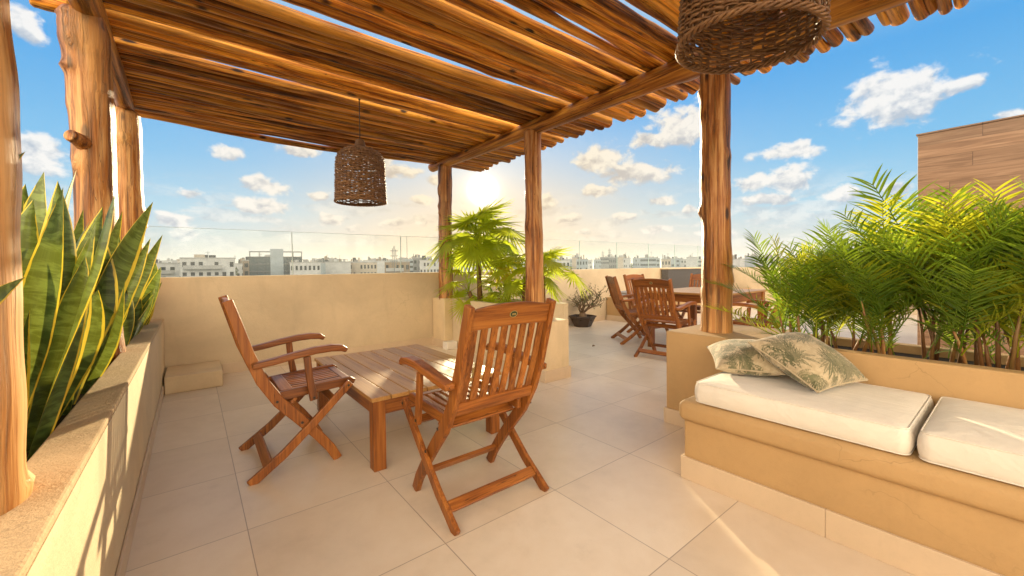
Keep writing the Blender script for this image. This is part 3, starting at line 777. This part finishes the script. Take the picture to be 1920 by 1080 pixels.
def dining_table():
    t=thing('dining_table','long slatted wooden dining table standing behind the palms','table',(5.35,2.62,0),0)
    a,b_,h=.62,.52,.745; n=10; w=2*b_/n
    for k in range(n):
        MB().box(-a+.05,a-.05,-b_+k*w+.003,-b_+(k+1)*w-.003,h-.022,h).build('top_slat',M['tab_x'],t,.002)
    for s in (-1,1): MB().box(s*(a-.024)-.025,s*(a-.024)+.025,-b_,b_,h-.024,h+.001).build('end_board',M['tab_y'],t,.002)
    for sx in (-1,1):
        for sy in (-1,1):
            x=sx*(a-.06); y=sy*(b_-.06); MB().box(x-.035,x+.035,y-.035,y+.035,0,h-.025).build('leg',M['teak_z'],t,.004)
        MB().box(sx*(a-.05)-.012,sx*(a-.05)+.012,-b_+.10,b_-.10,h-.12,h-.025).build('apron',M['teak_y'],t)
        MB().box(-a+.10,a-.10,sx*(b_-.05)-.012,sx*(b_-.05)+.012,h-.12,h-.025).build('apron',M['teak_x'],t)
dining_table()

# far bench along the parapet, grey cushion, dark counter
t=thing('parapet_bench','low plaster bench built against the far parapet behind the dining chairs','bench',(0,0,0))
MB().box(6.50,11.6,4.48,5.188,0,.455).build('bench_body',M['plaster_warm'],t,.015)
MB().box(6.487,11.6,4.467,4.479,0,.105).box(6.487,6.4995,4.48,5.18,0,.105).build('skirting',M['skirt'],t,.002)
t=thing('folded_cushion','grey folded seat cushion on the far parapet bench','cushion',(6.95,4.95,.458))
MB().box(-.22,.22,-.16,.16,0,.055).box(-.20,.20,-.155,.155,.058,.11).build('cushion_body',M['grey_cloth'],t,.025,True,None,4)
t=thing('dark_counter','dark grey panel wall standing against the far parapet','panel',(9.6,5.0,.456))
MB().box(-1.12,1.9,.0,.17,0,.53).build('panel_body',M['dark_panel'],t,.006)
MB().box(-1.14,1.92,-.02,.185,.531,.552).build('panel_cap',M['wall_pale'],t,.003)

# wood clad stair tower
t=thing('clad_wall','tall stair housing clad in brown horizontal wood planks behind the palms','wall',(6.0,0,0))
MB().box(0,2.4,-5.9,.698,0,2.41).build('cladding',M['cladding'],t,.004)
MB().box(-.012,2.41,-5.9,.71,2.411,2.425).build('cap_trim',M['cladding'],t)

# ------------------------------------------------------------------ plants
def blade(mb, L, w, Mx, bend=.1, twist=.3, curl=.35, n=14, tipp=1.0, uv=True):
    """sword leaf growing along +z, bending towards +x"""
    st=len(mb.v); vs=[]; us=[]; fs=[]
    for i in range(n+1):
        t=i/n; z=L*t; x=bend*L*(t*t-t)*1.6
        wd=w*(.42+.58*min(1,t/.45))*(1-max(0,(t-.62)/.38)**1.7)
        if t<.05: wd*=.9
        tw=twist*(t-.3)
        for k in range(5):
            u=k/4; s=(u-.5)*2
            yy=s*wd/2; xx=curl*wd*(s*s-.3)*(.9-.4*t)
            vs.append((x+xx*math.cos(tw)-yy*math.sin(tw)*.9, yy*math.cos(tw)+xx*math.sin(tw), z)); us.append((u,t*L/.8))
    for i in range(n):
        for k in range(4): fs.append((i*5+k,i*5+k+1,i*5+k+6,i*5+k+5))
    mb.add(vs,fs,0,us); mb.xform(Mx,st)
    return mb
def aim(base, tip, roll=0):
    d=(Vector(tip)-Vector(base)); L=d.length; d.normalize()
    q=d.to_track_quat('Z','X'); return Matrix.Translation(base)@q.to_matrix().to_4x4()@Matrix.Rotation(roll,4,'Z'), L
lr=random.Random(11)
def snake_plant(x,y,n,label,extra=(),hmin=.42,hmax=.72,group='snake plants in the planter wall',z=.555,spread=.1,lean=.28):
    t=thing('snake_plant',label,'plant',(x,y,z),0,group)
    for k in range(n):
        a=lr.uniform(0,6.28); r=spread*lr.random()**.5
        bx,by=r*math.cos(a),r*math.sin(a)
        L=lr.uniform(hmin,hmax); le=lr.uniform(0,lean)
        tip=(bx+math.cos(a)*le*L+lr.uniform(-.03,.13),by+math.sin(a)*le*L-lr.uniform(-.02,.08),L*.96)
        Mx,LL=aim((bx,by,-.01),tip,lr.uniform(0,6.28))
        blade(MB(),LL,lr.uniform(.085,.128),Mx,lr.uniform(-.18,.34),lr.uniform(-1.3,1.3),lr.uniform(.2,.5)).build('leaf',M['snake'],t,0,True,None,2,False)
    o=Vector((x,y,z))
    for base,tip,w,roll in extra:
        Mx,LL=aim(Vector(base)-o,Vector(tip)-o,roll)
        blade(MB(),LL,w*1.35,Mx,.10,.4,.28,20).build('leaf',M['snake'],t,0,True,None,2,False)
SP='variegated snake plant clump with yellow leaf edges in the planter wall'
snake_plant(-.50,1.74,17,'foremost snake plant clump in the planter, right beside the nearest log post',[((-.42,1.80,.56),(-.431,2.068,1.33),.075,1.2),((-.37,1.62,.56),(-.36,1.75,.98),.07,1.4),((-.40,1.55,.56),(-.40,1.60,.86),.06,1.0)],.52,.92,spread=.14)
snake_plant(-.52,2.18,17,'snake plant clump whose tall twisted leaf reaches highest between the first two posts',[((-.44,2.30,.56),(-.405,2.72,1.56),.085,1.5),((-.48,2.20,.56),(-.478,2.552,1.39),.075,1.1),((-.40,2.10,.56),(-.27,2.13,1.02),.085,1.3)],.56,.98,spread=.16)
snake_plant(-.50,2.62,17,'snake plant clump with one broad leaf leaning far out over the wall',[((-.40,2.35,.56),(-.14,2.68,1.43),.105,1.55),((-.45,2.6,.56),(-.39,2.74,1.38),.07,1.2)],.48,.80,spread=.14)
snake_plant(-.55,3.0,13,'snake plant clump growing just in front of the thickest log post',[((-.42,2.9,.56),(-.29,3.10,1.42),.07,1.3)],.45,.78,spread=.13)
for k,(x,y) in enumerate(((-.58,3.45),(-.44,3.60),(-.62,3.85),(-.45,4.0),(-.60,4.3),(-.43,4.45))):
    ex=[((-.42,3.62,.56),(-.153,3.825,1.345),.065,1.4)] if k==1 else [((-.42,3.2,.56),(-.19,3.34,1.29),.06,1.4)] if k==0 else ()
    snake_plant(x,y,11,'snake plant clump in the planter behind the thickest log post' if k>1 else ('snake plant clump at the thickest post foot with narrow upright leaves' if k==0 else 'snake plant clump whose slender tip stands against the skyline by the parapet'),ex,.36,.66,spread=.12,lean=.35)
for k,(x,y) in enumerate(((-.62,4.75),(-.42,4.72),(-.55,5.0))):
    snake_plant(x,y,9,'snake plant clump at the far end of the planter beside the parapet',(),.34,.6,spread=.10,lean=.3)
for (x,y) in ((-.72,1.9),(-.72,2.5),(-.72,3.2)):
    snake_plant(x,y,8,'snake plant clump at the outer edge of the planter behind the taller leaves',(),.5,.85,spread=.12,lean=.25)
# pot plant left of the first post: leaf tips enter the picture
t=thing('snake_plant','snake plant whose leaf tips poke in front of the nearest log post','plant',(-.42,.80,.623),0,'snake plants in the planter wall')
MB().tube([(0,0,0),(0,0,.02),(0,0,.2),(0,0,.22)],[.08,.085,.11,.11],20).build('pot',M['pot'],t,0,True)
for base,tip,w,roll in (((0,.02,.20),(.155,.49,.715),.085,1.45),((.01,0,.20),(.165,.42,.455),.075,1.5),((0,.02,.2),(.1,.30,.26),.07,1.2),((-.05,0,.2),(-.15,.1,.7),.07,.3),((0,-.05,.2),(-.02,-.15,.65),.07,.8)):
    Mx,LL=aim(base,tip,roll); blade(MB(),LL,w,Mx,.08,.5,.3,18).build('leaf',M['snake'],t,0,True,None,2,False)

# areca palms
def frond_mesh(seed, L=.6, pairs=26, arch=.55, wide=.22):
    rr=random.Random(seed); mb=MB(); C=[]
    N=24
    for i in range(N+1):
        t=i/N; a=arch*t*1.5
        C.append((0,0))
    x=z=0; pts=[(0,0,0)]
    for i in range(N):
        t=i/N; a=.10+arch*1.7*t**1.3; x+=math.sin(a)*L/N; z+=math.cos(a)*L/N; pts.append((x,0,z))
    mb.tube(pts,[.0042*(1-.8*i/N)+.0006 for i in range(N+1)],5,False,0)
    for k in range(pairs):
        t=.24+.76*k/(pairs-1); i=min(N-1,int(t*N)); f=t*N-i
        p=Vector(pts[i]).lerp(Vector(pts[i+1]),f); tg=(Vector(pts[i+1])-Vector(pts[i])).normalized()
        up_=Vector((0,1,0)).cross(tg)*-1
        ll=wide*(math.sin(math.pi*min(1,(t-.18)/.95)**.75)*.85+.22)*rr.uniform(.85,1.12)
        for s in (-1,1):
            fwd=rr.uniform(.65,1.25)+.5*max(0,t-.7)
            d=(Vector((0,s,0))+tg*fwd+up_*rr.uniform(.15,.40)).normalized()
            side=d.cross(up_).normalized(); w=rr.uniform(.009,.0128)
            q0=p; droop=rr.uniform(.10,.30); vs=[]; M_=5
            for m in range(M_+1):
                u=m/M_; c=q0+d*ll*u+Vector((0,0,-1))*droop*ll*u*u
                ww=w*(.5+.5*min(1,u*4))*(1-u**2.2)*.5+.0003
                vs+= [c-side*ww, c+up_*ww*.35, c+side*ww]
            fs=[]
            for m in range(M_): fs+= [(m*3,m*3+1,m*3+4,m*3+3),(m*3+1,m*3+2,m*3+5,m*3+4)]
            mb.add(vs,fs,0)
    return mb
protos=[]
for k in range(6):
    o=frond_mesh(40+k, (.56,.62,.50,.66,.58,.46)[k], (19,21,17,21,20,16)[k], (.34,.24,.50,.38,.20,.58)[k], (.24,.26,.21,.26,.25,.20)[k]).build('frond',M['areca'],None,0,True,None,2,False)
    protos.append(o.data); bpy.data.objects.remove(o)
yell=[m.copy() for m in protos[:3]]
for m in yell: m.materials[0]=M['areca_y']
pr_=random.Random(33)
def areca(x,y,ns,label,hs=(.10,.34),nf=(5,7),sc_=1.0,z=.575,extra=(),yfrac=.3):
    ns += 1; nf = (nf[0]-2, nf[1]-2); yfrac += .0
    t=thing('areca_palm',label,'palm',(x,y,z),0,'areca palms behind the bench')
    for k in range(ns):
        a=pr_.uniform(0,6.28); r=.11*pr_.random()**.5; bx,by=r*math.cos(a),r*math.sin(a)
        h=pr_.uniform(*hs); lx,ly=bx*1.6+pr_.uniform(-.05,.05),by*1.6+pr_.uniform(-.05,.05)
        MB().tube([(bx,by,-.02),(bx*.6+lx*.4,by*.6+ly*.4,h*.5),(lx,ly,h)],[.0095,.0075,.005],8).build('cane',M['cane'],t,0,True)
        n=pr_.randint(*nf); a0=pr_.uniform(0,6.28)
        for j in range(n):
            ml=pr_.choice(yell) if pr_.random()<yfrac else pr_.choice(protos)
            o=bpy.data.objects.new('frond',ml); COL.objects.link(o); o.parent=t
            hf=1-.75*pr_.random()*(j%2); o.location=(lx*hf+bx*(1-hf),ly*hf+by*(1-hf),h*hf-.01); q=j/(n-1 if n>1 else 1)
            o.rotation_euler=Euler((pr_.uniform(-.12,.12),-.05+.58*q+pr_.uniform(-.14,.14),a0+j*2.4+pr_.uniform(-.3,.3)),'XYZ')
            s=sc_*pr_.uniform(.72,1.05)*(1-.2*q); o.scale=(s,s,s)
    for k in range(3):
        o=bpy.data.objects.new('frond',pr_.choice(protos)); COL.objects.link(o); o.parent=t
        o.location=(pr_.uniform(-.12,.12),pr_.uniform(-.12,.12),pr_.uniform(-.01,.08)); s=sc_*pr_.uniform(.42,.68); o.scale=(s,s,s)
        o.rotation_euler=Euler((pr_.uniform(-.2,.2),pr_.uniform(.2,.75),pr_.uniform(0,6.28)),'XYZ')
    for (dx,dy,h,rx,ry,rz,s,yl_) in extra:
        o=bpy.data.objects.new('frond',(yell if yl_ else protos)[1]); COL.objects.link(o); o.parent=t
        o.location=(dx,dy,h); o.rotation_euler=(rx,ry,rz); o.scale=(s,s,s)
areca(2.84,.84,6,'areca palm next to the near log post, first in the bench planter',(.06,.26),(6,8),.86,extra=[(0,.05,.05,0,.9,2.4,.8,True),(0.1,.1,.02,0,1.0,1.6,.75,True)])
areca(2.95,.66,6,'bushy areca palm behind the upper leaf print pillow',(.10,.34),(7,9),.92)
areca(2.86,.45,6,'areca palm behind the gap between pillow and bench wall',(.15,.42),(7,9),.92)
areca(2.98,.27,6,'areca palm with one tall upright frond against the plank cladding',(.15,.42),(7,9),.95,extra=[(-.02,.02,.26,.1,.12,2.6,1.15,False),(0.03,-.04,.24,.25,.3,3.6,1.05,True)])
areca(2.84,.10,6,'areca palm above the joint of the two bench cushions',(.15,.42),(7,9),.92)
areca(2.97,-.08,6,'areca palm in front of the plank cladding with bright yellow fronds',(.15,.42),(7,9),.98,yfrac=.5)
areca(2.86,-.28,5,'areca palm at the picture right edge in the bench planter',(.15,.42),(6,8),.95,yfrac=.35)
areca(2.98,-.5,4,'last areca palm of the bench planter, mostly beyond the picture right edge',(.12,.30),(5,6),.95)

# fan palms
def fan_leaf(seed, petiole=.34, rad_=.26, n=24, sweep=270):
    rr=random.Random(seed); mb=MB()
    P=[(0,0,0),(petiole*.25,0,petiole*.45),(petiole*.6,0,petiole*.75),(petiole,0,petiole*.85)]
    mb.tube(P,[.006,.005,.0045,.004],5,False)
    hub=Vector(P[-1]); d0=Vector((.92,0,-.12)).normalized(); sd=Vector((0,1,0)); nrm=d0.cross(sd)
    for k in range(n):
        a=R(-sweep/2+sweep*k/(n-1)); d=(d0*math.cos(a)+sd*math.sin(a)).normalized()
        L=rad_*(.72+.28*math.cos(a*.7))*rr.uniform(.9,1.08); side=nrm.cross(d).normalized(); w=.020
        vs=[]; K=6; dr=rr.uniform(.15,.45)
        for m in range(K+1):
            u=m/K; c=hub+d*L*u+nrm*-.10*L*math.sin(u*3.1)+Vector((0,0,-dr*L*u**2.4))
            ww=w*(u/.45 if u<.45 else 1-((u-.45)/.55)**1.4)*.5+.0004
            vs+=[c-side*ww-nrm*ww*.4,c,c+side*ww-nrm*ww*.4]
        fs=[]
        for m in range(K): fs+=[(m*3,m*3+1,m*3+4,m*3+3),(m*3+1,m*3+2,m*3+5,m*3+4)]
        mb.add(vs,fs)
    return mb
fans=[]
for k in range(4):
    o=fan_leaf(60+k,(.22,.28,.18,.24)[k],(.28,.30,.26,.27)[k],(30,28,28,26)[k]).build('fan_leaf',M['fan'],None,0,True,None,2,False); fans.append(o.data); bpy.data.objects.remove(o)
fr=random.Random(9)
def fan_palm(x,y,trunk,nl,label,sc_=1.0,lean=(0,0),z=.6,low=1.2):
    t=thing('fan_palm',label,'palm',(x,y,z),0,'fan palms in the middle planter')
    if trunk>.05: MB().tube([(0,0,-.02),(lean[0]*.3,lean[1]*.3,trunk*.4),(lean[0],lean[1],trunk)],[.040,.034,.030],12,True,0,lambda i,k:1+.1*math.sin(k*2.1+i)).build('trunk',M['cane'],t,0,True)
    for j in range(nl):
        q=j/max(1,nl-1)
        o=bpy.data.objects.new('fan_leaf',fr.choice(fans)); COL.objects.link(o); o.parent=t
        o.location=(lean[0],lean[1],trunk-.02*q)
        o.rotation_euler=Euler((fr.uniform(-.15,.15),-.75+(low+.55)*q+fr.uniform(-.1,.1),j*2.39+fr.uniform(-.25,.25)),'XYZ')
        s=sc_*fr.uniform(.85,1.1); o.scale=(s,s,s)
fan_palm(3.00,4.48,.76,32,'tallest fan palm with a bare trunk in front of the setting sun',1.46,(.0,.03))
fan_palm(3.12,3.72,.30,15,'low fan palm with dense leaves beside the middle log post',1.05,(.03,.0))
fan_palm(3.15,3.42,.38,11,'fan palm behind the middle log post drooping over the planter pillar',.95,(.02,.02),low=.85)
fan_palm(2.98,4.62,.16,9,'low fan palm at the planter corner spilling over the rear pillar',1.0,(-.05,.02),low=1.45)
fan_palm(3.02,4.05,.10,9,'small fan palm filling the middle of the planter below the tall trunk',.85,(0,0))
t=thing('croton','yellow leaved croton shrub glowing among the fan palms','shrub',(3.22,4.15,.6))
cm_=MB(); cr=random.Random(4)
for k in range(5): cm_.tube([(0,0,-.01),(cr.uniform(-.08,.08),cr.uniform(-.1,.1),.2),(cr.uniform(-.16,.16),cr.uniform(-.2,.2),cr.uniform(.3,.55))],[.007,.005,.003],5)
cm_.build('stem',M['bark'],t)
cl=MB()
for k in range(130):
    b0=Vector((cr.gauss(0,.09),cr.gauss(0,.13),cr.uniform(.12,.58))); Mx,LL=aim(b0,b0+Vector((cr.gauss(0,.08),cr.gauss(0,.08),cr.uniform(-.02,.10))),cr.uniform(0,6))
    blade(cl,cr.uniform(.09,.15),.032,Mx,.2,.3,.3,6)
cl.uv={}
cl.build('foliage',M['croton'],t,0,True,None,2,False)

# bonsai in a dark pot
t=thing('potted_bonsai','bare twisted desert rose bonsai in a dark tapered pot near the parapet','plant',(5.50,4.92,0))
def hexring(r,z,sx=1.0): return [(r*sx*math.cos(R(60*k+15)),r*math.sin(R(60*k+15)),z) for k in range(6)]
P=hexring(.15,0)+hexring(.235,.17)+hexring(.25,.172)+hexring(.25,.195)+hexring(.225,.195)+hexring(.215,.165)
fs=[tuple(reversed(range(6)))]+[(r*6+k,r*6+(k+1)%6,r*6+6+(k+1)%6,r*6+6+k) for r in range(5) for k in range(6)]
MB().add(P,fs).build('pot',M['pot'],t,.006)
MB().tube([(0,0,.12),(0,0,.170)],[.2,.2],6).build('soil',M['soil'],t)
br=random.Random(14); bt=MB(); tips=[]
bt.tube([(0,0,.15),(.01,0,.20),(0,.01,.26)],[.075,.065,.045],10)
def branch(p,d,r,n,depth):
    pts=[p]
    for i in range(n):
        d=(d+Vector((br.gauss(0,.28),br.gauss(0,.28),br.gauss(.06,.2)))).normalized(); p=p+d*br.uniform(.035,.06); pts.append(p)
        if depth>0 and br.random()<.5: branch(p,(d+Vector((br.gauss(0,.7),br.gauss(0,.7),.15))).normalized(),r*.6,n-1,depth-1)
    bt.tube(pts,[r*(1-.65*i/n) for i in range(n+1)],6); tips.extend(pts[-2:])
for k in range(9):
    a=k*.7+br.uniform(-.2,.2); branch(Vector((.02*math.cos(a),.02*math.sin(a),.25)),Vector((math.cos(a)*.8,math.sin(a)*.8,.75)).normalized(),.017,6,2)
bt.build('trunk',M['bark'],t,0,True)
bl=MB()
for p in tips:
    for _ in range(3):
        b0=p+Vector((br.gauss(0,.012),br.gauss(0,.012),br.gauss(0,.012))); Mx,LL=aim(b0,b0+Vector((br.gauss(0,1),br.gauss(0,1),br.gauss(.4,1))),0); blade(bl,.04,.016,Mx,.2,0,.2,4)
bl.uv={}
bl.build('leaves',M['bonsai_leaf'],t,0,True,None,2,False)
# ground litter near it
o=MB().tube([(0,0,.003),(.02,.01,.012),(.045,.0,.004)],[.006,.012,.004],6).build('dry_leaf',M['bark']); o.location=(4.22,3.6,0)
tag(o,'tiny dry leaf lying on the tiles before the dining chairs','leaf')

# ------------------------------------------------------------------ city
def wallmat(name,col):
    m,nt=new_mat(name); g=NT(nt); n=g.noise(g.pos(),.6,5,.65)
    g.out(g.bsdf(g.mix(g.smooth(n,.35,.7),tuple(x*.82 for x in col),col),.85)); return m
BM={'white':wallmat('white render',(.30,.315,.325)),'cream':wallmat('cream render',(.28,.25,.205)),'grey':wallmat('grey render',(.12,.13,.135)),'tan':wallmat('tan render',(.17,.135,.095)),'blue':wallmat('pale blue render',(.19,.23,.26)),'dark':wallmat('dark cladding',(.022,.027,.032)),'glassy':simple('window glass',(.012,.016,.02),.5,Specular_IOR_Level=.2),'slab':wallmat('slab edge',(.22,.23,.235)),'green':M['far_leaf']}
cr2=random.Random(77)
def building(az,D,w,top,depth,mat,label,style='win',group=None,floors=2,cols=4):
    """az in degrees from +y towards +x, distance D, width w, roof height above the camera"""
    if group is None: D*=1.75; w*=1.75; top*=1.75; depth*=1.5; top*=.74; cols=int(cols*1.8); floors=3
    d=adir(az,0); t=thing('apartment_building',label,'building',tuple(d*D+Vector((0,0,-18))),-R(az),group)
    H=top+EYE+18; W=w/2
    MB().box(-W,W,0,depth,0,H).build('wall',BM[mat],t)
    MB().box(-W-.15,W+.15,-.15,depth,H,H+.35).build('parapet',BM['slab' if style!='dark' else 'dark'],t)
    wz=H-3.0
    wm=MB().box(-.5,.5,-.06,0,-.7,.7)
    if style in('win','balc'):
        pm=None
        for f in range(floors):
            for c in range(cols):
                if cr2.random()<.15: continue
                x=-W+w*(c+.5)/cols; s=min(1.6,w/cols*.5)
                o=(MB().box(-s/2,s/2,-.05,.0,-.75,.75)).build('window',BM['glassy'],t); o.location=(x,-.02,H-1.7-f*3.0)
            if style=='balc':
                MB().box(-W*.9,W*.5,-1.3,-.01,H-3.05-f*3.0,H-2.85-f*3).box(-W*.9,W*.5,-1.3,-1.2,H-2.85-f*3,H-1.95-f*3).build('balcony',BM['slab'],t)
    if style=='band':
        for f in range(floors):
            MB().box(-W*.92,W*.92,-.08,-.01,H-2.3-f*3.1,H-.9-f*3.1).build('window',BM['glassy'],t)
    # roof clutter: huts, tanks, railings, aerials
    k=cr2.randint(3,6)
    for q in range(k):
        bw=cr2.uniform(.04,.20)*w; bx=cr2.uniform(-W+bw,W-bw); bh=cr2.uniform(.4,1.4)*(1 if D<160 else 1.5)
        if cr2.random()<.3: MB().tube([(bx,2,H+.3),(bx,2,H+.3+bh*.9)],min(.9,bw/2),10).build('water_tank',BM[cr2.choice(('dark','white','slab'))],t)
        else: MB().box(bx-bw/2,bx+bw/2,1,1+bw,H+.35,H+.35+bh).build('roof_hut',BM[cr2.choice(('white','slab','grey','dark','cream','tan'))],t)
    if cr2.random()<.5:
        a=MB(); bx=cr2.uniform(-W,W)*.8; hh=cr2.uniform(2.0,4.5)
        a.tube([(bx,1.5,H),(bx,1.5,H+hh)],.07,4).box(bx-.6,bx+.6,1.47,1.53,H+hh*.85,H+hh*.85+.07).build('aerial',BM['grey'],t)
    if cr2.random()<.45:
        m_=MB(); x0=cr2.uniform(-W,0); x1=x0+W*.8
        m_.box(x0,x1,-.05,.02,H+1.15,H+1.25)
        for q in range(8): m_.box(x0+(x1-x0)*q/7-.05,x0+(x1-x0)*q/7+.05,-.04,.01,H+.35,H+1.15)
        m_.build('railing',BM['dark'],t)
    return t
EL=lambda D,px: px/760.5*D     # roof height above eye for an angular height
# named buildings left of the palms
building(-2.3,95,6.2,1.6,12,'white','white low house with a flat roof, first on the skyline beside the snake plants','balc',cols=3)
building(.2,130,6,2.4,12,'tan','brown roofed block between two white houses on the left skyline','win',cols=3)
building(1.6,85,7.4,2.6,10,'white','white terraced apartment house with long balconies left of the glass block','balc',cols=4)
building(4.35,120,5.4,1.9,12,'white','small white house with dark windows just left of the tan block','win',cols=3)
building(6.6,105,6.6,2.6,10,'tan','tan block with a dark roof hut touching the glass block','win',cols=3)
# the dark glass block with rooftop frame
d=adir(8.25,0); D=170
t=thing('glass_building','dark grey glass block with a roof frame, tallest on the left skyline','building',tuple(d*D+Vector((0,0,-18))),-R(8.25))
H=18+EYE+4.6; W=8.3
MB().box(-W,W,0,9,0,H).build('wall',BM['dark'],t)
for f in range(4):
    for c in range(7):
        x=-W+2*W*(c+.5)/7
        o=MB().box(-1.05,1.05,-.06,0,-1.1,1.1).build('window',simple('blue grey glazing',(.035,.05,.058),.35,Specular_IOR_Level=.2) if (f==0 and c==0) else bpy.data.materials['blue grey glazing'],t); o.location=(x,-.01,H-1.4-f*2.6)
    MB().box(-W,W,-.2,-.062,H-.12-f*2.6,H+.06-f*2.6).build('slab_band',BM['grey'],t)
MB().box(-1.9,2.2,-.3,6,0,H+2.8).build('stair_tower',BM['blue'],t)
MB().box(-W,-1.95,-.1,.15,H+1.55,H+1.95).box(2.25,W,-.1,.15,H+1.55,H+1.95).box(-W,-W+.35,-.1,.15,H,H+1.55).box(W-.35,W,-.1,.15,H,H+1.55).box(5.2,5.5,-.1,.15,H,H+1.55).box(-5.4,-5.1,-.1,.15,H,H+1.55).build('roof_frame',BM['grey'],t)
building(11.4,90,5.4,1.6,10,'white','white block with two rows of black windows right of the glass block','win',cols=4)
building(13.3,120,5.0,2.0,10,'blue','plain pale blue gable wall on the left skyline','none')
building(15.2,95,5.0,1.8,10,'white','plain white gable wall beside the pale blue one','none')
building(17.8,100,7.6,1.8,10,'cream','cream block with a row of small windows at the centre of the left skyline','win',cols=6)
building(21.0,140,7,2.7,10,'white','white block with a tall thin mast standing before it','win',cols=4)
building(22.6,80,4.6,1.5,8,'tan','low tan house with a cluttered roof left of the mast','balc',cols=3)
building(24.8,150,8,4.1,10,'blue','tall blue grey slab near the rear log post','band',cols=4)
building(25.6,110,3.6,3.4,8,'grey','narrow dark grey tower near the rear log post','win',cols=2,floors=3)
building(27.6,105,7.5,2.4,9,'white','white block just left of the rear log post','win',cols=5)
# the rest of the town, smaller and bluer
az=30.0; q=0
while az<92:
    D=cr2.uniform(170,420); w=cr2.uniform(.9,2.2)/57.3*D; el=cr2.uniform(.0115,.021)*(1-.45*max(0,(az-50)/45))
    building(az,D,w,max(.3,el*D),cr2.uniform(8,14),cr2.choice(('white','white','blue','blue','cream','grey')),'pale flat roofed block on the far skyline to the right of the palms',cr2.choice(('win','win','band','none')),'distant town blocks',2,cr2.choice((3,4,5)))
    az+=cr2.uniform(.7,1.5); q+=1
for k in range(34):
    az=cr2.uniform(-8,29); D=cr2.uniform(230,460); w=cr2.uniform(1.2,2.4)/57.3*D
    building(az,D,w,D*cr2.uniform(.012,.0195),10,cr2.choice(('white','blue','cream','white','grey')),'small pale block in the second row of the left skyline',cr2.choice(('win','none')),'second row town blocks',2,3)
# masts
def mast(az,D,h,label,kind):
    t=thing('antenna_mast',label,'mast',tuple(adir(az,0)*D+Vector((0,0,-18))),-R(az))
    m=MB(); H=18+EYE+h
    m.tube([(0,0,0),(0,0,H)],.10 if kind!='pole' else .07,5)
    m.build('pole',BM['grey'],t)
    if kind=='lattice':
        a=MB()
        for z in (H-1.2,H-2.4,H-3.6): a.box(-.9,.9,-.05,.05,z,z+.12)
        a.tube([(-.5,0,H-5),(-.35,0,H-.5)],.07,4).tube([(.5,0,H-5),(.35,0,H-.8)],.07,4); a.build('crossbar',BM['grey'],t)
mast(22.2,100,5.2,'lattice antenna mast on the left skyline near the rear log post','lattice')
mast(23.9,120,9.0,'thin tall pole rising highest over the left skyline','pole')
mast(51.0,230,8.2,'lattice mast on the right skyline, left of its taller twin','lattice')
mast(51.9,230,9.4,'taller lattice mast of the pair on the right skyline','lattice')
mast(10.0,140,8.0,'thin pole above the dark glass block','pole')
# distant trees
def tree(az,D,top,r,label):
    D*=1.75; top*=1.75; r*=1.1
    t=thing('distant_tree',label,'tree',tuple(adir(az,0)*D+Vector((0,0,-18))),0,'trees between the town blocks')
    H=18+EYE+top
    MB().tube([(0,0,0),(.2,.1,H*.5),(0,0,H-r*.6)],[.45,.3,.15],8).build('trunk',M['bark'],t)
    m=MB()
    for k in range(420):
        v=Vector((cr2.gauss(0,1),cr2.gauss(0,1),cr2.gauss(0,.75))); v=v.normalized()*r*cr2.random()**.35
        if v.z<-r*.5: v.z*=.4
        c=Vector((0,0,H-r*.8))+v; s=r*.11
        a=Vector((cr2.gauss(0,1),cr2.gauss(0,1),cr2.gauss(0,1))).normalized(); b_=a.orthogonal().normalized(); cc=a.cross(b_)
        m.add([c+b_*s,c+cc*s,c-b_*s,c-cc*s],[(0,1,2,3)])
    m.build('crown',M['far_leaf'],t,0,False,None,2,False)
for (az,D,top,r) in ((3.2,110,1.3,3.6),(.1,100,1.0,3.0),(12.3,160,1.8,3.5),(19.4,150,1.6,4),(47.2,190,1.7,5),(48.6,210,2.0,5),(55.5,200,1.6,5),(60.3,220,1.5,5),(66,220,1.0,6),(69.5,230,1.2,6)):
    tree(az,D,top,r,'dark green tree crown between buildings on the skyline')

# ------------------------------------------------------------------ haze
if True:
    m,nt=new_mat('haze air'); g=NT(nt)
    g.out(None, g.n('ShaderNodeVolumePrincipled', ins={'Color':(.88,.92,.95,1),'Density':.00042,'Anisotropy':.3}).outputs[0])
    tag(MB().box(-5100,5100,-5100,5100,-19,22).build('haze', m), 'pale haze over the town', 'haze', kind='stuff')
sc.cycles.use_denoising=True
sc.cycles.max_bounces=8; sc.cycles.transparent_max_bounces=16
try: sc.cycles.volume_bounces=0
except Exception: pass
